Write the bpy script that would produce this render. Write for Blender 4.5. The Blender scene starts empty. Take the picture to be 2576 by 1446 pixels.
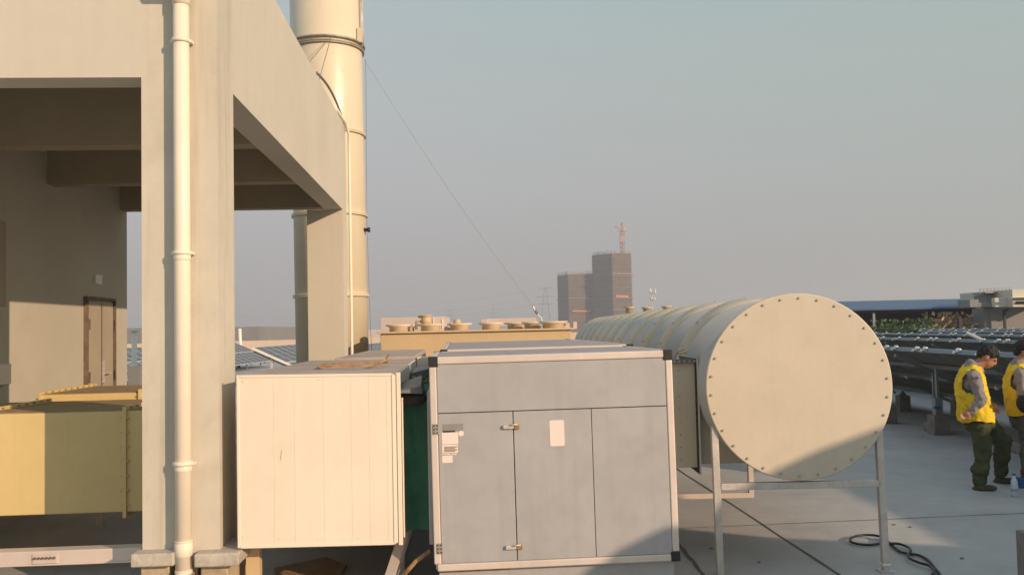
import bpy, bmesh, math, random
from mathutils import Vector, Matrix
random.seed(7)
S = bpy.context.scene
COL = S.collection

# ---------------------------------------------------------------- camera
F_PX = 2231.0; CX = 1288.0; CY = 723.0; H = 1.85
TH = math.atan(103.0 / F_PX); ROLL = 0.022
Fv = Vector((0, math.cos(TH), math.sin(TH)))
r0 = Vector((1, 0, 0)); u0 = Vector((0, -math.sin(TH), math.cos(TH)))
Rv = r0 * math.cos(ROLL) - u0 * math.sin(ROLL)
Uv = r0 * math.sin(ROLL) + u0 * math.cos(ROLL)
cam_d = bpy.data.cameras.new('camera'); cam = bpy.data.objects.new('camera', cam_d); COL.objects.link(cam)
cam_d.sensor_width = 36.0; cam_d.lens = 36.0 * F_PX / 2576.0
cam_d.clip_start = 0.05; cam_d.clip_end = 6000
cam.matrix_world = Matrix(((Rv.x, Uv.x, -Fv.x, 0), (Rv.y, Uv.y, -Fv.y, 0), (Rv.z, Uv.z, -Fv.z, H), (0, 0, 0, 1)))
S.camera = cam

# ---------------------------------------------------------------- light
SUN_AZ = math.radians(49); SUN_EL = math.atan(0.32)
SD = Vector((math.sin(SUN_AZ), -math.cos(SUN_AZ), 0.32))          # towards the sun, per metre of ground
sl = bpy.data.lights.new('sun', 'SUN'); so = bpy.data.objects.new('sun', sl); COL.objects.link(so)
sl.energy = 4.7; sl.angle = math.radians(0.35); sl.color = (1.0, 0.725, 0.50)
so.rotation_euler = SD.to_track_quat('Z', 'Y').to_euler()
so.location = (30, -30, 20)
w = bpy.data.worlds.new("World"); S.world = w; w.use_nodes = True
nt = w.node_tree; nt.nodes.clear()
out = nt.nodes.new('ShaderNodeOutputWorld'); bg = nt.nodes.new('ShaderNodeBackground')
sky = nt.nodes.new('ShaderNodeTexSky'); sky.sky_type = 'NISHITA'; sky.sun_disc = False
sky.sun_elevation = SUN_EL; sky.sun_rotation = math.atan2(SD.x, SD.y)
sky.dust_density = 4.0; sky.air_density = 1.0; sky.ozone_density = 1.0
tc = nt.nodes.new('ShaderNodeTexCoord'); sp = nt.nodes.new('ShaderNodeSeparateXYZ'); rp = nt.nodes.new('ShaderNodeValToRGB')
nt.links.new(tc.outputs['Generated'], sp.inputs[0]); nt.links.new(sp.outputs['Z'], rp.inputs[0])
cr = rp.color_ramp; cr.elements[0].position = 0.0; cr.elements[0].color = (0.315, 0.308, 0.32, 1)
cr.elements[1].position = 1.0; cr.elements[1].color = (0.30, 0.43, 0.55, 1)
for p, c in ((0.06, (0.365, 0.355, 0.365)), (0.15, (0.405, 0.41, 0.413)), (0.26, (0.40, 0.445, 0.435)), (0.36, (0.37, 0.455, 0.46)), (0.5, (0.36, 0.47, 0.52))):
    e = cr.elements.new(p); e.color = c + (1,)
sc_ = nt.nodes.new('ShaderNodeMix'); sc_.data_type = 'RGBA'; sc_.blend_type = 'MIX'; sc_.inputs[0].default_value = 0.12
vm = nt.nodes.new('ShaderNodeVectorMath'); vm.operation = 'SCALE'; vm.inputs['Scale'].default_value = 0.1
nt.links.new(sky.outputs[0], vm.inputs[0])
nt.links.new(rp.outputs[0], sc_.inputs[6]); nt.links.new(vm.outputs[0], sc_.inputs[7])
sx_ = nt.nodes.new('ShaderNodeMapRange'); nt.links.new(sp.outputs['X'], sx_.inputs[0]); sx_.inputs[1].default_value = -.25; sx_.inputs[2].default_value = .5
tx_ = nt.nodes.new('ShaderNodeMix'); tx_.data_type = 'RGBA'; nt.links.new(sx_.outputs[0], tx_.inputs[0]); tx_.inputs[6].default_value = (1.05, 1.01, 1.03, 1); tx_.inputs[7].default_value = (.88, .95, .91, 1)
mu_ = nt.nodes.new('ShaderNodeMix'); mu_.data_type = 'RGBA'; mu_.blend_type = 'MULTIPLY'; mu_.inputs[0].default_value = 1.0
nt.links.new(sc_.outputs[2], mu_.inputs[6]); nt.links.new(tx_.outputs[2], mu_.inputs[7]); nt.links.new(mu_.outputs[2], bg.inputs[0]); bg.inputs[1].default_value = 1.12
nt.links.new(bg.outputs[0], out.inputs[0])
S.view_settings.view_transform = 'Standard'; S.view_settings.look = 'None'
S.view_settings.exposure = 0.10; S.view_settings.gamma = 1.0
S.cycles.volume_bounces = 1; S.cycles.max_bounces = 6
HAZE_DENSITY = 0.00095

# ---------------------------------------------------------------- pixel helpers (photo shown at 2576 x 1446)
def ray(px, py): return Fv * F_PX + Rv * (px - CX) + Uv * (CY - py)
def at(px, py, Y):
    d = ray(px, py); d = d * (Y / d.y); return Vector((d.x, d.y, d.z + H))
def gz(px, py, Z=0.0):
    d = ray(px, py); d = d * ((Z - H) / d.z); return Vector((d.x, d.y, Z))
class Frame:
    def __init__(s, psi):
        s.psi = psi; s.u = Vector((math.cos(psi), math.sin(psi), 0)); s.v = Vector((-math.sin(psi), math.cos(psi), 0))
    def __call__(s, u, v, z): return s.u * u + s.v * v + Vector((0, 0, z))
    def px(s, px, py, v):
        d = ray(px, py); k = v / d.dot(s.v); return (d.dot(s.u) * k, H + d.z * k)
W = Frame(0.0); B = Frame(0.063)

# ---------------------------------------------------------------- materials
MATS = {}
def mat(name, col, rough=0.7, metal=0.0, var=0.12, vscale=1.5, streak=0.0, grime=0.0, gcol=(0.12, 0.10, 0.08), bump=0.05, bscale=60, spec=0.4, speck=0.0, coat=0.0):
    if name in MATS: return MATS[name]
    m = bpy.data.materials.new(name); m.use_nodes = True; n = m.node_tree; b = n.nodes['Principled BSDF']
    b.inputs['Roughness'].default_value = rough; b.inputs['Metallic'].default_value = metal
    b.inputs['Specular IOR Level'].default_value = spec; b.inputs['Coat Weight'].default_value = coat
    t = n.nodes.new('ShaderNodeTexCoord'); L = n.links
    def noise(scale, detail=6, vec=None, ro=0.55):
        q = n.nodes.new('ShaderNodeTexNoise'); q.inputs['Scale'].default_value = scale; q.inputs['Detail'].default_value = detail
        q.inputs['Roughness'].default_value = ro
        L.new(vec if vec else t.outputs['Object'], q.inputs['Vector']); return q.outputs[0]
    def mapr(v, a, b_, c, d):
        q = n.nodes.new('ShaderNodeMapRange'); L.new(v, q.inputs[0])
        for i, x in enumerate((a, b_, c, d)): q.inputs[i + 1].default_value = x
        return q.outputs[0]
    def mixc(f, a, bb, mode='MIX'):
        q = n.nodes.new('ShaderNodeMix'); q.data_type = 'RGBA'; q.blend_type = mode
        if isinstance(f, float): q.inputs[0].default_value = f
        else: L.new(f, q.inputs[0])
        for i, x in ((6, a), (7, bb)):
            if isinstance(x, tuple): q.inputs[i].default_value = x + (1,)
            else: L.new(x, q.inputs[i])
        return q.outputs[2]
    col = tuple(col)
    c = mixc(mapr(noise(vscale), .3, .7, 0, 1), tuple(x * (1 - var) for x in col), tuple(min(1, x * (1 + var)) for x in col))
    if var > 0:
        c = mixc(mapr(noise(vscale * 9), .35, .7, 0, 1), c, mixc(1.0, c, (1 - var * .6,) * 3, 'MULTIPLY'))
    if streak > 0:
        mp = n.nodes.new('ShaderNodeMapping'); mp.inputs['Scale'].default_value = (14, 14, 0.5); L.new(t.outputs['Object'], mp.inputs[0])
        c = mixc(mapr(noise(1.0, 5, mp.outputs[0]), .52, .78, 0, streak), c, gcol)
    if grime > 0:
        c = mixc(mapr(noise(vscale * 2.3, 8, ro=.65), .52, .75, 0, grime), c, gcol)
    if speck > 0:
        c = mixc(mapr(noise(55, 3), .66, .74, 0, speck), c, gcol)
    L.new(c, b.inputs['Base Color'])
    L.new(mapr(noise(vscale * 4), .3, .7, max(0.02, rough - .08), min(1, rough + .08)), b.inputs['Roughness'])
    if bump > 0:
        bp = n.nodes.new('ShaderNodeBump'); bp.inputs['Strength'].default_value = bump; bp.inputs['Distance'].default_value = 0.01
        L.new(noise(bscale, 4), bp.inputs['Height']); L.new(bp.outputs[0], b.inputs['Normal'])
    MATS[name] = m; return m
M = dict(
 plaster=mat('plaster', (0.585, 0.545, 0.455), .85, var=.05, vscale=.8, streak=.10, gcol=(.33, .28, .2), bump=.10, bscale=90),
 plaster_dirty=mat('plaster_dirty', (0.585, 0.54, 0.445), .85, var=.08, vscale=1.2, streak=.42, grime=.24, gcol=(.30, .25, .17), bump=.12, bscale=90, speck=.15),
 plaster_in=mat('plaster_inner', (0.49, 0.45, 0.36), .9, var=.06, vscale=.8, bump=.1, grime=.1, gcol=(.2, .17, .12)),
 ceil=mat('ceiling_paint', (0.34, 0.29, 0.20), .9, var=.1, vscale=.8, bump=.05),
 concrete=mat('concrete_cap', (0.52, 0.47, 0.40), .9, var=.18, vscale=4, grime=.5, gcol=(.15, .13, .1), bump=.5, bscale=40),
 brick=mat('rendered_brick', (0.50, 0.40, 0.27), .9, var=.2, vscale=5, grime=.4, bump=.5, bscale=30),
 ground=mat('roof_concrete', (0.41, 0.395, 0.38), .85, var=.16, vscale=.5, grime=.42, gcol=(.24, .215, .19), bump=.15, bscale=35, speck=.12),
 joint=mat('joint_tar', (0.12, 0.11, 0.10), .9, var=.3, vscale=3),
 pvc=mat('white_pvc', (0.84, 0.74, 0.60), .38, var=.05, vscale=2, streak=.12, gcol=(.5, .42, .3), bump=.02),
 chim=mat('chimney_paint', (0.69, 0.60, 0.44), .36, var=.03, vscale=.8, streak=.04, gcol=(.45, .38, .26), bump=.0, bscale=7, spec=.5),
 flange=mat('flange_steel', (0.42, 0.37, 0.30), .5, metal=.3, var=.2, vscale=8, grime=.4),
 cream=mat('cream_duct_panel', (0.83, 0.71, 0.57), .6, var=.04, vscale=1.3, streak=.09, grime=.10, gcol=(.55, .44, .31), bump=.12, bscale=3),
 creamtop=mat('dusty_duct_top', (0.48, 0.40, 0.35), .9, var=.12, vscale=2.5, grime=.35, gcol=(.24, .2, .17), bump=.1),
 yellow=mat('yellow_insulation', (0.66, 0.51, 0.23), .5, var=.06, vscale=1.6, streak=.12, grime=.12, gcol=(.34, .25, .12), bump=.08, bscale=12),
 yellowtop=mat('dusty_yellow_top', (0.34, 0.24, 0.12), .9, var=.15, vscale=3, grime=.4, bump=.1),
 rust=mat('rusty_steel', (0.42, 0.25, 0.12), .85, var=.4, vscale=14, grime=.5, gcol=(.1, .05, .03), bump=.5),
 alu=mat('aluminium_profile', (0.70, 0.60, 0.52), .45, metal=.25, var=.05, vscale=2, streak=.12, gcol=(.35, .3, .27), bump=.02),
 ahu=mat('grey_panel', (0.42, 0.41, 0.405), .48, metal=.15, var=.06, vscale=1.8, streak=.20, grime=.20, gcol=(.25, .225, .22), bump=.05, bscale=8),
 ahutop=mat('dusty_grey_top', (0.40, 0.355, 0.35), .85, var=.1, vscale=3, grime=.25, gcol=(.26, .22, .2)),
 black=mat('black_plastic', (0.025, 0.024, 0.025), .5, var=.2, vscale=8),
 seam=mat('dark_seam', (0.05, 0.045, 0.045), .9, var=.1, vscale=8),
 green=mat('green_canvas', (0.028, 0.14, 0.092), .85, var=.25, vscale=6, bump=.4, bscale=18),
 tin=mat('bent_tin', (0.16, 0.165, 0.17), .5, metal=.4, var=.25, vscale=6, grime=.4),
 sticker=mat('white_sticker', (0.80, 0.68, 0.60), .6, var=.03, vscale=4),
 sticker_print=mat('sticker_print', (0.34, 0.27, 0.25), .7, var=.15, vscale=60),
 tube=mat('round_duct_paint', (0.44, 0.45, 0.44), .36, var=.05, vscale=1.2, streak=.05, gcol=(.3, .27, .2), bump=.04, bscale=5),
 band=mat('round_duct_band', (0.54, 0.48, 0.35), .55, var=.06, vscale=2, streak=.1, gcol=(.3, .25, .17)),
 cover=mat('end_cover_paint', (0.60, 0.52, 0.405), .62, var=.05, vscale=2.2, streak=.10, grime=.22, gcol=(.44, .37, .28), bump=.14, bscale=3),
 branch=mat('branch_duct_paint', (0.52, 0.47, 0.36), .6, var=.06, vscale=2, streak=.15, gcol=(.3, .26, .2)),
 bolt=mat('galvanised_bolt', (0.50, 0.46, 0.42), .4, metal=.6, var=.1, vscale=20),
 galv=mat('galvanised_steel', (0.60, 0.55, 0.50), .5, metal=.3, var=.15, vscale=8, grime=.25, gcol=(.3, .27, .24)),
 tan=mat('tan_cabinet', (0.60, 0.45, 0.26), .6, var=.04, vscale=1.5, streak=.06, gcol=(.4, .3, .2)),
 palebox=mat('pale_cabinet', (0.62, 0.52, 0.48), .7, var=.05, vscale=2),
 panel=mat('solar_glass', (0.028, 0.030, 0.036), .22, var=.2, vscale=3, spec=.5),
 pframe=mat('panel_frame', (0.22, 0.26, 0.28), .4, metal=.5, var=.05, vscale=5),
 pback=mat('panel_back', (0.19, 0.185, 0.16), .6, var=.3, vscale=2), glass=mat('dusty_solar_glass', (0.10, 0.10, 0.115), .4, var=.12, vscale=2), pale_frame=mat('pale_panel_frame', (0.55, 0.54, 0.54), .5, var=.05, vscale=5), stack=mat('pale_fan_stack', (0.68, 0.56, 0.42), .6, var=.05, vscale=3),
 rail=mat('rail_steel', (0.26, 0.29, 0.30), .5, metal=.4, var=.1, vscale=5),
 clamp=mat('pale_clamp', (0.80, 0.78, 0.76), .6, var=.1, vscale=30),
 block=mat('footing_concrete', (0.21, 0.195, 0.18), .9, var=.25, vscale=6, grime=.4, bump=.5, bscale=30),
 wallp=mat('parapet_paint', (0.62, 0.49, 0.38), .85, var=.05, vscale=.3),
 wallg=mat('far_grey_wall', (0.25, 0.245, 0.24), .85, var=.08, vscale=.3),
 blueroof=mat('blue_sheet_roof', (0.13, 0.22, 0.36), .5, var=.15, vscale=.6),
 dark=mat('dark_interior', (0.02, 0.018, 0.015), .9, var=.2, vscale=1),
 leaf=mat('leaves', (0.07, 0.135, 0.04), .7, var=.5, vscale=2),
 leaf2=mat('dry_leaves', (0.42, 0.29, 0.15), .8, var=.4, vscale=2),
 net_a=mat('scaffold_net', (0.12, 0.085, 0.065), .9, var=.25, vscale=.3, grime=.35, gcol=(.12, .07, .05)),
 slabc=mat('tower_slab', (0.30, 0.22, 0.17), .9, var=.1, vscale=1),
 redband=mat('red_banner', (0.62, 0.20, 0.13), .8, var=.05, vscale=1),
 crane=mat('crane_steel', (0.45, 0.32, 0.24), .7, var=.1, vscale=1),
 city=mat('city_ground', (0.14, 0.14, 0.12), .95, var=.4, vscale=.02),
 skin=mat('skin', (0.42, 0.20, 0.11), .6, var=.08, vscale=12, bump=.02),
 hair=mat('black_hair', (0.012, 0.010, 0.009), .6, var=.3, vscale=30, bump=.6, bscale=90),
 vest=mat('yellow_vest', (0.72, 0.50, 0.018), .8, var=.14, vscale=9, bump=.7, bscale=16),
 trim=mat('vest_trim', (0.60, 0.50, 0.22), .7, var=.1, vscale=9),
 shirt=mat('grey_shirt', (0.27, 0.24, 0.23), .9, var=.22, vscale=10, bump=.8, bscale=18),
 trousers=mat('green_trousers', (0.062, 0.070, 0.030), .9, var=.3, vscale=7, bump=.9, bscale=12),
 trousers2=mat('grey_trousers', (0.10, 0.095, 0.095), .9, var=.25, vscale=7, bump=.9, bscale=12),
 shoe=mat('canvas_shoe', (0.075, 0.075, 0.045), .9, var=.25, vscale=15),
 bag=mat('black_bag', (0.012, 0.012, 0.012), .6, var=.2, vscale=15, bump=.5, bscale=20),
 paper=mat('paper', (0.40, 0.44, 0.52), .8, var=.05, vscale=5),
 rubber=mat('black_rubber', (0.018, 0.020, 0.024), .45, var=.1, vscale=20),
 blue=mat('blue_plastic', (0.02, 0.09, 0.28), .5, var=.1, vscale=10),
 water=mat('bottle_plastic', (0.42, 0.54, 0.62), .15, var=.15, vscale=30, spec=.7),
 doorp=mat('door_paint', (0.38, 0.32, 0.23), .7, var=.08, vscale=2, streak=.1),
 doorf=mat('door_frame_rust', (0.17, 0.125, 0.085), .8, var=.3, vscale=8),
 wire=mat('steel_wire', (0.24, 0.225, 0.22), .5, metal=.3, var=.1, vscale=10),
 white=mat('white_paint', (0.80, 0.76, 0.66), .6, var=.04, vscale=3),
)

# ---------------------------------------------------------------- builders
def thing(name, label, cat, loc=(0, 0, 0), group=None):
    o = bpy.data.objects.new(name, None); COL.objects.link(o); o.location = loc; o.empty_display_size = .1
    o['label'] = label; o['category'] = cat
    if group: o['group'] = group
    return o
def tag(o, label, cat, group=None):
    o['label'] = label; o['category'] = cat
    if group: o['group'] = group
    return o
def wloc(o):
    v = Vector((0, 0, 0))
    while o: v = v + o.location; o = o.parent
    return v
class MB:
    def __init__(s): s.bm = bmesh.new()
    def poly(s, pts): s.bm.faces.new([s.bm.verts.new(p) for p in pts]); return s
    def hexa(s, p):          # 4 bottom then 4 top corners
        v = [s.bm.verts.new(q) for q in p]
        for f in ((0, 3, 2, 1), (4, 5, 6, 7), (0, 1, 5, 4), (1, 2, 6, 5), (2, 3, 7, 6), (3, 0, 4, 7)): s.bm.faces.new([v[i] for i in f])
        return s
    def box(s, fr, u0, u1, v0, v1, z0, z1):
        return s.hexa([fr(u0, v0, z0), fr(u1, v0, z0), fr(u1, v1, z0), fr(u0, v1, z0), fr(u0, v0, z1), fr(u1, v0, z1), fr(u1, v1, z1), fr(u0, v1, z1)])
    def bar(s, p0, p1, w, h=None, up=Vector((0, 0, 1))):
        h = h or w; p0 = Vector(p0); p1 = Vector(p1); d = (p1 - p0).normalized()
        if abs(d.dot(up)) > .98: up = Vector((0, 1, 0))
        a = d.cross(up).normalized() * w / 2; b = a.cross(d).normalized() * h / 2
        return s.hexa([p0 - a - b, p0 + a - b, p1 + a - b, p1 - a - b, p0 - a + b, p0 + a + b, p1 + a + b, p1 - a + b])
    def cyl(s, p0, p1, r0, r1=None, n=24, cap=True):
        r1 = r0 if r1 is None else r1; p0 = Vector(p0); p1 = Vector(p1); d = (p1 - p0).normalized()
        a = d.orthogonal().normalized(); b = d.cross(a); R0 = []; R1 = []
        for i in range(n):
            t = 2 * math.pi * i / n; q = a * math.cos(t) + b * math.sin(t)
            R0.append(s.bm.verts.new(p0 + q * r0)); R1.append(s.bm.verts.new(p1 + q * r1))
        for i in range(n):
            f = s.bm.faces.new((R0[i], R0[(i + 1) % n], R1[(i + 1) % n], R1[i])); f.smooth = True
        if cap: s.bm.faces.new(R0[::-1]); s.bm.faces.new(R1)
        return s
    def path(s, pts, r, n=8):
        pts = [Vector(p) for p in pts]; rings = []; a = None
        for i, p in enumerate(pts):
            d = (pts[min(i + 1, len(pts) - 1)] - pts[max(i - 1, 0)]).normalized()
            a = d.orthogonal().normalized() if a is None else (a - d * a.dot(d)).normalized()
            b = d.cross(a)
            rings.append([s.bm.verts.new(p + (a * math.cos(2 * math.pi * k / n) + b * math.sin(2 * math.pi * k / n)) * r) for k in range(n)])
        for A, C in zip(rings, rings[1:]):
            for k in range(n): f = s.bm.faces.new((A[k], A[(k + 1) % n], C[(k + 1) % n], C[k])); f.smooth = True
        s.bm.faces.new(rings[0][::-1]); s.bm.faces.new(rings[-1]); return s
    def lathe(s, base, axis, prof, n=48):   # prof: (distance along axis, radius)
        base = Vector(base); axis = Vector(axis).normalized(); a = axis.orthogonal().normalized(); b = axis.cross(a); rings = []
        for h, r in prof:
            rings.append([s.bm.verts.new(base + axis * h + (a * math.cos(2 * math.pi * k / n) + b * math.sin(2 * math.pi * k / n)) * r) for k in range(n)])
        for A, C in zip(rings, rings[1:]):
            for k in range(n): f = s.bm.faces.new((A[k], A[(k + 1) % n], C[(k + 1) % n], C[k])); f.smooth = True
        s.bm.faces.new(rings[0][::-1]); s.bm.faces.new(rings[-1]); return s
    def ball(s, c, rx, ry=None, rz=None, seg=14, rot=None):
        ry = ry or rx; rz = rz or rx; mt = Matrix.Translation(c)
        if rot: mt = mt @ rot
        mt = mt @ Matrix.Diagonal((rx, ry, rz, 1))
        q = bmesh.ops.create_uvsphere(s.bm, u_segments=seg, v_segments=max(6, seg * 2 // 3), radius=1, matrix=mt)
        for v in q['verts']:
            for f in v.link_faces: f.smooth = True
        return s
    def build(s, name, m, parent=None, bevel=0, seg=2, kind=None, loc=None):
        bmesh.ops.recalc_face_normals(s.bm, faces=s.bm.faces)
        me = bpy.data.meshes.new(name); base = wloc(parent) if parent else Vector(loc or (0, 0, 0))
        for v in s.bm.verts: v.co -= base
        s.bm.to_mesh(me); s.bm.free()
        for mm in (m if isinstance(m, (list, tuple)) else [m]): me.materials.append(mm)
        o = bpy.data.objects.new(name, me); COL.objects.link(o)
        if parent: o.parent = parent
        elif loc: o.location = loc
        if bevel:
            bv = o.modifiers.new('bevel', 'BEVEL'); bv.width = bevel; bv.segments = seg; bv.limit_method = 'ANGLE'; bv.angle_limit = math.radians(40)
        if kind: o['kind'] = kind
        return o
def copy_tree(o, parent=None, loc=None):
    c = o.copy(); COL.objects.link(c); c.parent = parent
    if loc is not None: c.location = loc
    for ch in list(o.children): copy_tree(ch, c)
    return c

# ================================================================ SETTING
g = MB(); g.box(W, -60, 60, -25, 70, -0.5, 0.0); g.build('roof_deck', M['ground'], kind='structure')
g = MB(); g.poly([(-2400, -300, -12), (2400, -300, -12), (2400, 2400, -12), (-2400, 2400, -12)]); g.build('ground', M['city'], kind='structure')
j = MB()
def jline(a, b, w=.022):
    a = gz(*a, 0.004); b = gz(*b, 0.004); d = (b - a).normalized(); n = Vector((-d.y, d.x, 0)) * w / 2
    k = 14; pts = []
    for i in range(k + 1):
        p = a.lerp(b, i / k) + n * random.uniform(-.5, .5); pts.append((p, random.uniform(.7, 1.3)))
    for (p, s0), (q, s1) in zip(pts, pts[1:]): j.poly([p - n * s0, q - n * s1, q + n * s1, p + n * s0])
jline((1560, 1085), (2140, 1462)); jline((1700, 1328), (2700, 1284), .012); jline((1700, 1360), (1800, 1478), .03)
j.build('expansion_joints', M['joint'], kind='structure')

# ================================================================ CANOPY BUILDING (left)
DF = 6.0
uL, _ = B.px(357, 800, DF); uR, _ = B.px(550, 800, DF)
zB = B.px(352, 195, DF)[1]; zT = 4.85
vback = 13.0; cw = uR - uL; cd = .43
uW = -10450 / F_PX + 0.063 * 0      # inner wall plane
uW = B.px(318, 700, 12.6)[0]
bld = thing('open_frame_building', 'cream plastered open frame building with drainpipe, dark ceiling beams and door', 'building', B(uL, DF, 0))
q = MB(); q.box(B, uL, uR, DF, DF + cd, .38, zT); q.build('column', M['plaster_dirty'], bld)
q = MB(); q.box(B, uR - cw, uR, vback - cd, vback, 0, zB - .001); q.build('column', M['plaster'], bld)
q = MB(); q.box(B, uL - 9, uL, DF, DF + .25, zB, zT); q.build('front_beam', M['plaster'], bld)
q = MB(); q.box(B, uR - .25, uR, DF + cd, vback, zB, zT); q.build('side_beam', M['plaster'], bld)
for v in (8.16, 10.2, 12.36):
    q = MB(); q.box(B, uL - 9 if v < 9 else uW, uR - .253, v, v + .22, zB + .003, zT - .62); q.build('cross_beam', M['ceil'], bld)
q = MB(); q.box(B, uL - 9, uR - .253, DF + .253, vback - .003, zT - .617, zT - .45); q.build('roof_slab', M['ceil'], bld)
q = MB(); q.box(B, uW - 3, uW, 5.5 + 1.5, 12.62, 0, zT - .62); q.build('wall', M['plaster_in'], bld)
# plinth under column with two caps
for (a, b_) in ((327, 437), (487, 600)):
    ua = B.px(a, 1400, 5.88)[0]; ub = B.px(b_, 1400, 5.88)[0]; zt = B.px(a, 1394, 5.88)[1]
    q = MB(); q.box(B, ua, ub, 5.88, 6.52, zt - .085, zt)
    q.build('plinth_cap', M['concrete'], bld, .012, 3)
    q = MB(); q.box(B, (uL if a < 400 else ua + .02), (ub - .05 if a < 400 else uR + .06), 5.96, 6.46, 0, zt - .085); q.build('plinth', M['brick'], bld, .01)
q = MB(); q.box(B, B.px(437, 1400, 5.9)[0] + .01, B.px(487, 1400, 5.9)[0] - .01, 6.02, 6.4, 0, .38); q.build('plinth', M['brick'], bld)
# door on the inner wall
def wallpt(px, py):           # point on inner wall plane u = uW
    d = ray(px, py); k = uW / d.dot(B.u); return (d.dot(B.v) * k, H + d.z * k)
v0, z0 = wallpt(210, 745); v1, _ = wallpt(283, 750); z0 = z0
door = MB().box(B, uW, uW + .03, v0 + .06, v1 - .06, .12, z0 - .06).build('door', M['doorp'], bld, .004)
q = MB()
for a, b_, c, d in ((v0, v0 + .035, .1, z0), (v1 - .035, v1, .1, z0), (v0 + .035, v1 - .035, z0 - .035, z0)): q.box(B, uW, uW + .05, a, b_, c, d)
q.build('door_frame', M['doorf'], door)
vm_ = (v0 + v1) / 2 + .02
q = MB(); q.box(B, uW + .031, uW + .034, vm_ - .008, vm_ + .008, .13, z0 - .07); q.build('leaf_gap', M['seam'], door)
q = MB(); zh = wallpt(250, 935)[1]; q.box(B, uW + .03, uW + .045, vm_ + .02, vm_ + .07, zh - .14, zh + .14); q.bar(B(uW + .07, vm_ + .04, zh - .02), B(uW + .07, vm_ + .19, zh - .02), .02); q.bar(B(uW + .045, vm_ + .045, zh - .02), B(uW + .08, vm_ + .045, zh - .02), .02)
q.build('handle', M['galv'], door)
for zz in (.6, 1.3, 1.95):
    for vv in (v0 + .045, v1 - .055):
        q = MB(); q.box(B, uW + .05, uW + .06, vv, vv + .02, zz, zz + .13); q.build('hinge', M['doorf'], door)
va, za = wallpt(236, 690); vb, zb = wallpt(252, 716)
q = MB(); q.box(B, uW, uW + .03, va, vb, zb, za); q.build('wall_plate', M['clamp'], bld, .005)
vb, zb = wallpt(10, 770); _, za = wallpt(10, 558)
q = MB(); q.box(B, uW, uW + .02, vb - 1.2, vb, zb, za); q.build('shutter', M['doorp'], bld)
vb, zb = wallpt(8, 965); _, za = wallpt(8, 915)
q = MB(); q.box(B, uW, uW + .08, vb - .4, vb, zb, za); q.build('socket_box', M['sticker'], bld, .005)

# conduit & cable on the far corner of the side beam
q = MB(); uc = uR + .02; zc = 4.75
q.path([B(uc - .02, vback - .9, zT + .03), B(uc, vback - .2, zT + .02), B(uc + .03, vback + .02, zT - .1), B(uc + .03, vback + .03, 4.4), B(uc + .03, vback + .03, 2), B(uc + .03, vback + .03, .0)], .022, 8)
tag(q.build('conduit', M['pvc'], loc=B(uc, vback, 0)), 'thin white conduit running down the far corner of the open frame building', 'conduit')
q = MB(); pts = [B(uR + .01, 10.3 + 2.5 * k / 14, zT + .015 + .10 * math.sin(math.pi * k / 14)) for k in range(15)]
q.path(pts, .016, 6); tag(q.build('roof_cable', M['wire'], loc=pts[0]), 'dark cable looping over the sloping top edge of the cream side beam', 'cable')

# drain pipe
up, _ = B.px(459, 800, 5.94); pv = 5.94
dp = thing('drainpipe', 'white vertical drainpipe in front of the cream column', 'drainpipe', B(up, pv, 0))
q = MB(); q.cyl(B(up, pv, 0), B(up, pv, 5.0), .0515, n=32); q.build('pipe', M['pvc'], dp)
for y, t in ((98, .012), (635, .012), (1168, .014)):
    zc = B.px(455, y, pv - .05)[1]
    q = MB(); q.lathe(B(up, pv, zc - t), (0, 0, 1), [(0, .058), (0, .061), (2 * t, .061), (2 * t, .058)], 32)
    for s in (-1, 1): q.box(B, up + s * .064 - .006, up + s * .064 + .006, pv - .004, pv + .05, zc - .009, zc + .009)
    q.build('clamp', M['pvc'], dp)
    if y != 98:
        q = MB(); q.lathe(B(up, pv, zc - .05), (0, 0, 1), [(0, .0515), (.004, .055), (.04, .055), (.044, .0515)], 32); q.build('coupling', M['pvc'], dp)
for ya, yb in ((1358, 1398), (1432, 1440)):
    za = B.px(459, ya, pv)[1]; zb = B.px(459, yb, pv)[1]
    q = MB(); q.lathe(B(up, pv, zb), (0, 0, 1), [(0, .0515), (.003, .0565), (za - zb - .02, .0565), (za - zb - .018, .054), (za - zb - .008, .054), (za - zb - .006, .0565), (za - zb, .0565), (za - zb, .0515)], 32); q.build('coupling', M['pvc'], dp)
za = B.px(455, 14, pv)[1]
q = MB(); q.lathe(B(up, pv, za), (0, 0, 1), [(0, .0515), (.0, .057), (.12, .057), (.12, .0515)], 32); q.build('coupling', M['pvc'], dp)
q = MB(); q.hexa([B(up - .07, DF - .2, za + .12), B(up + .07, DF - .2, za + .12), B(up + .07, DF, za + .12), B(up - .07, DF, za + .12), B(up - .15, DF - .26, za + .36), B(up + .15, DF - .26, za + .36), B(up + .15, DF, za + .36), B(up - .15, DF, za + .36)])
q.build('hopper', M['pvc'], dp)

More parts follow.
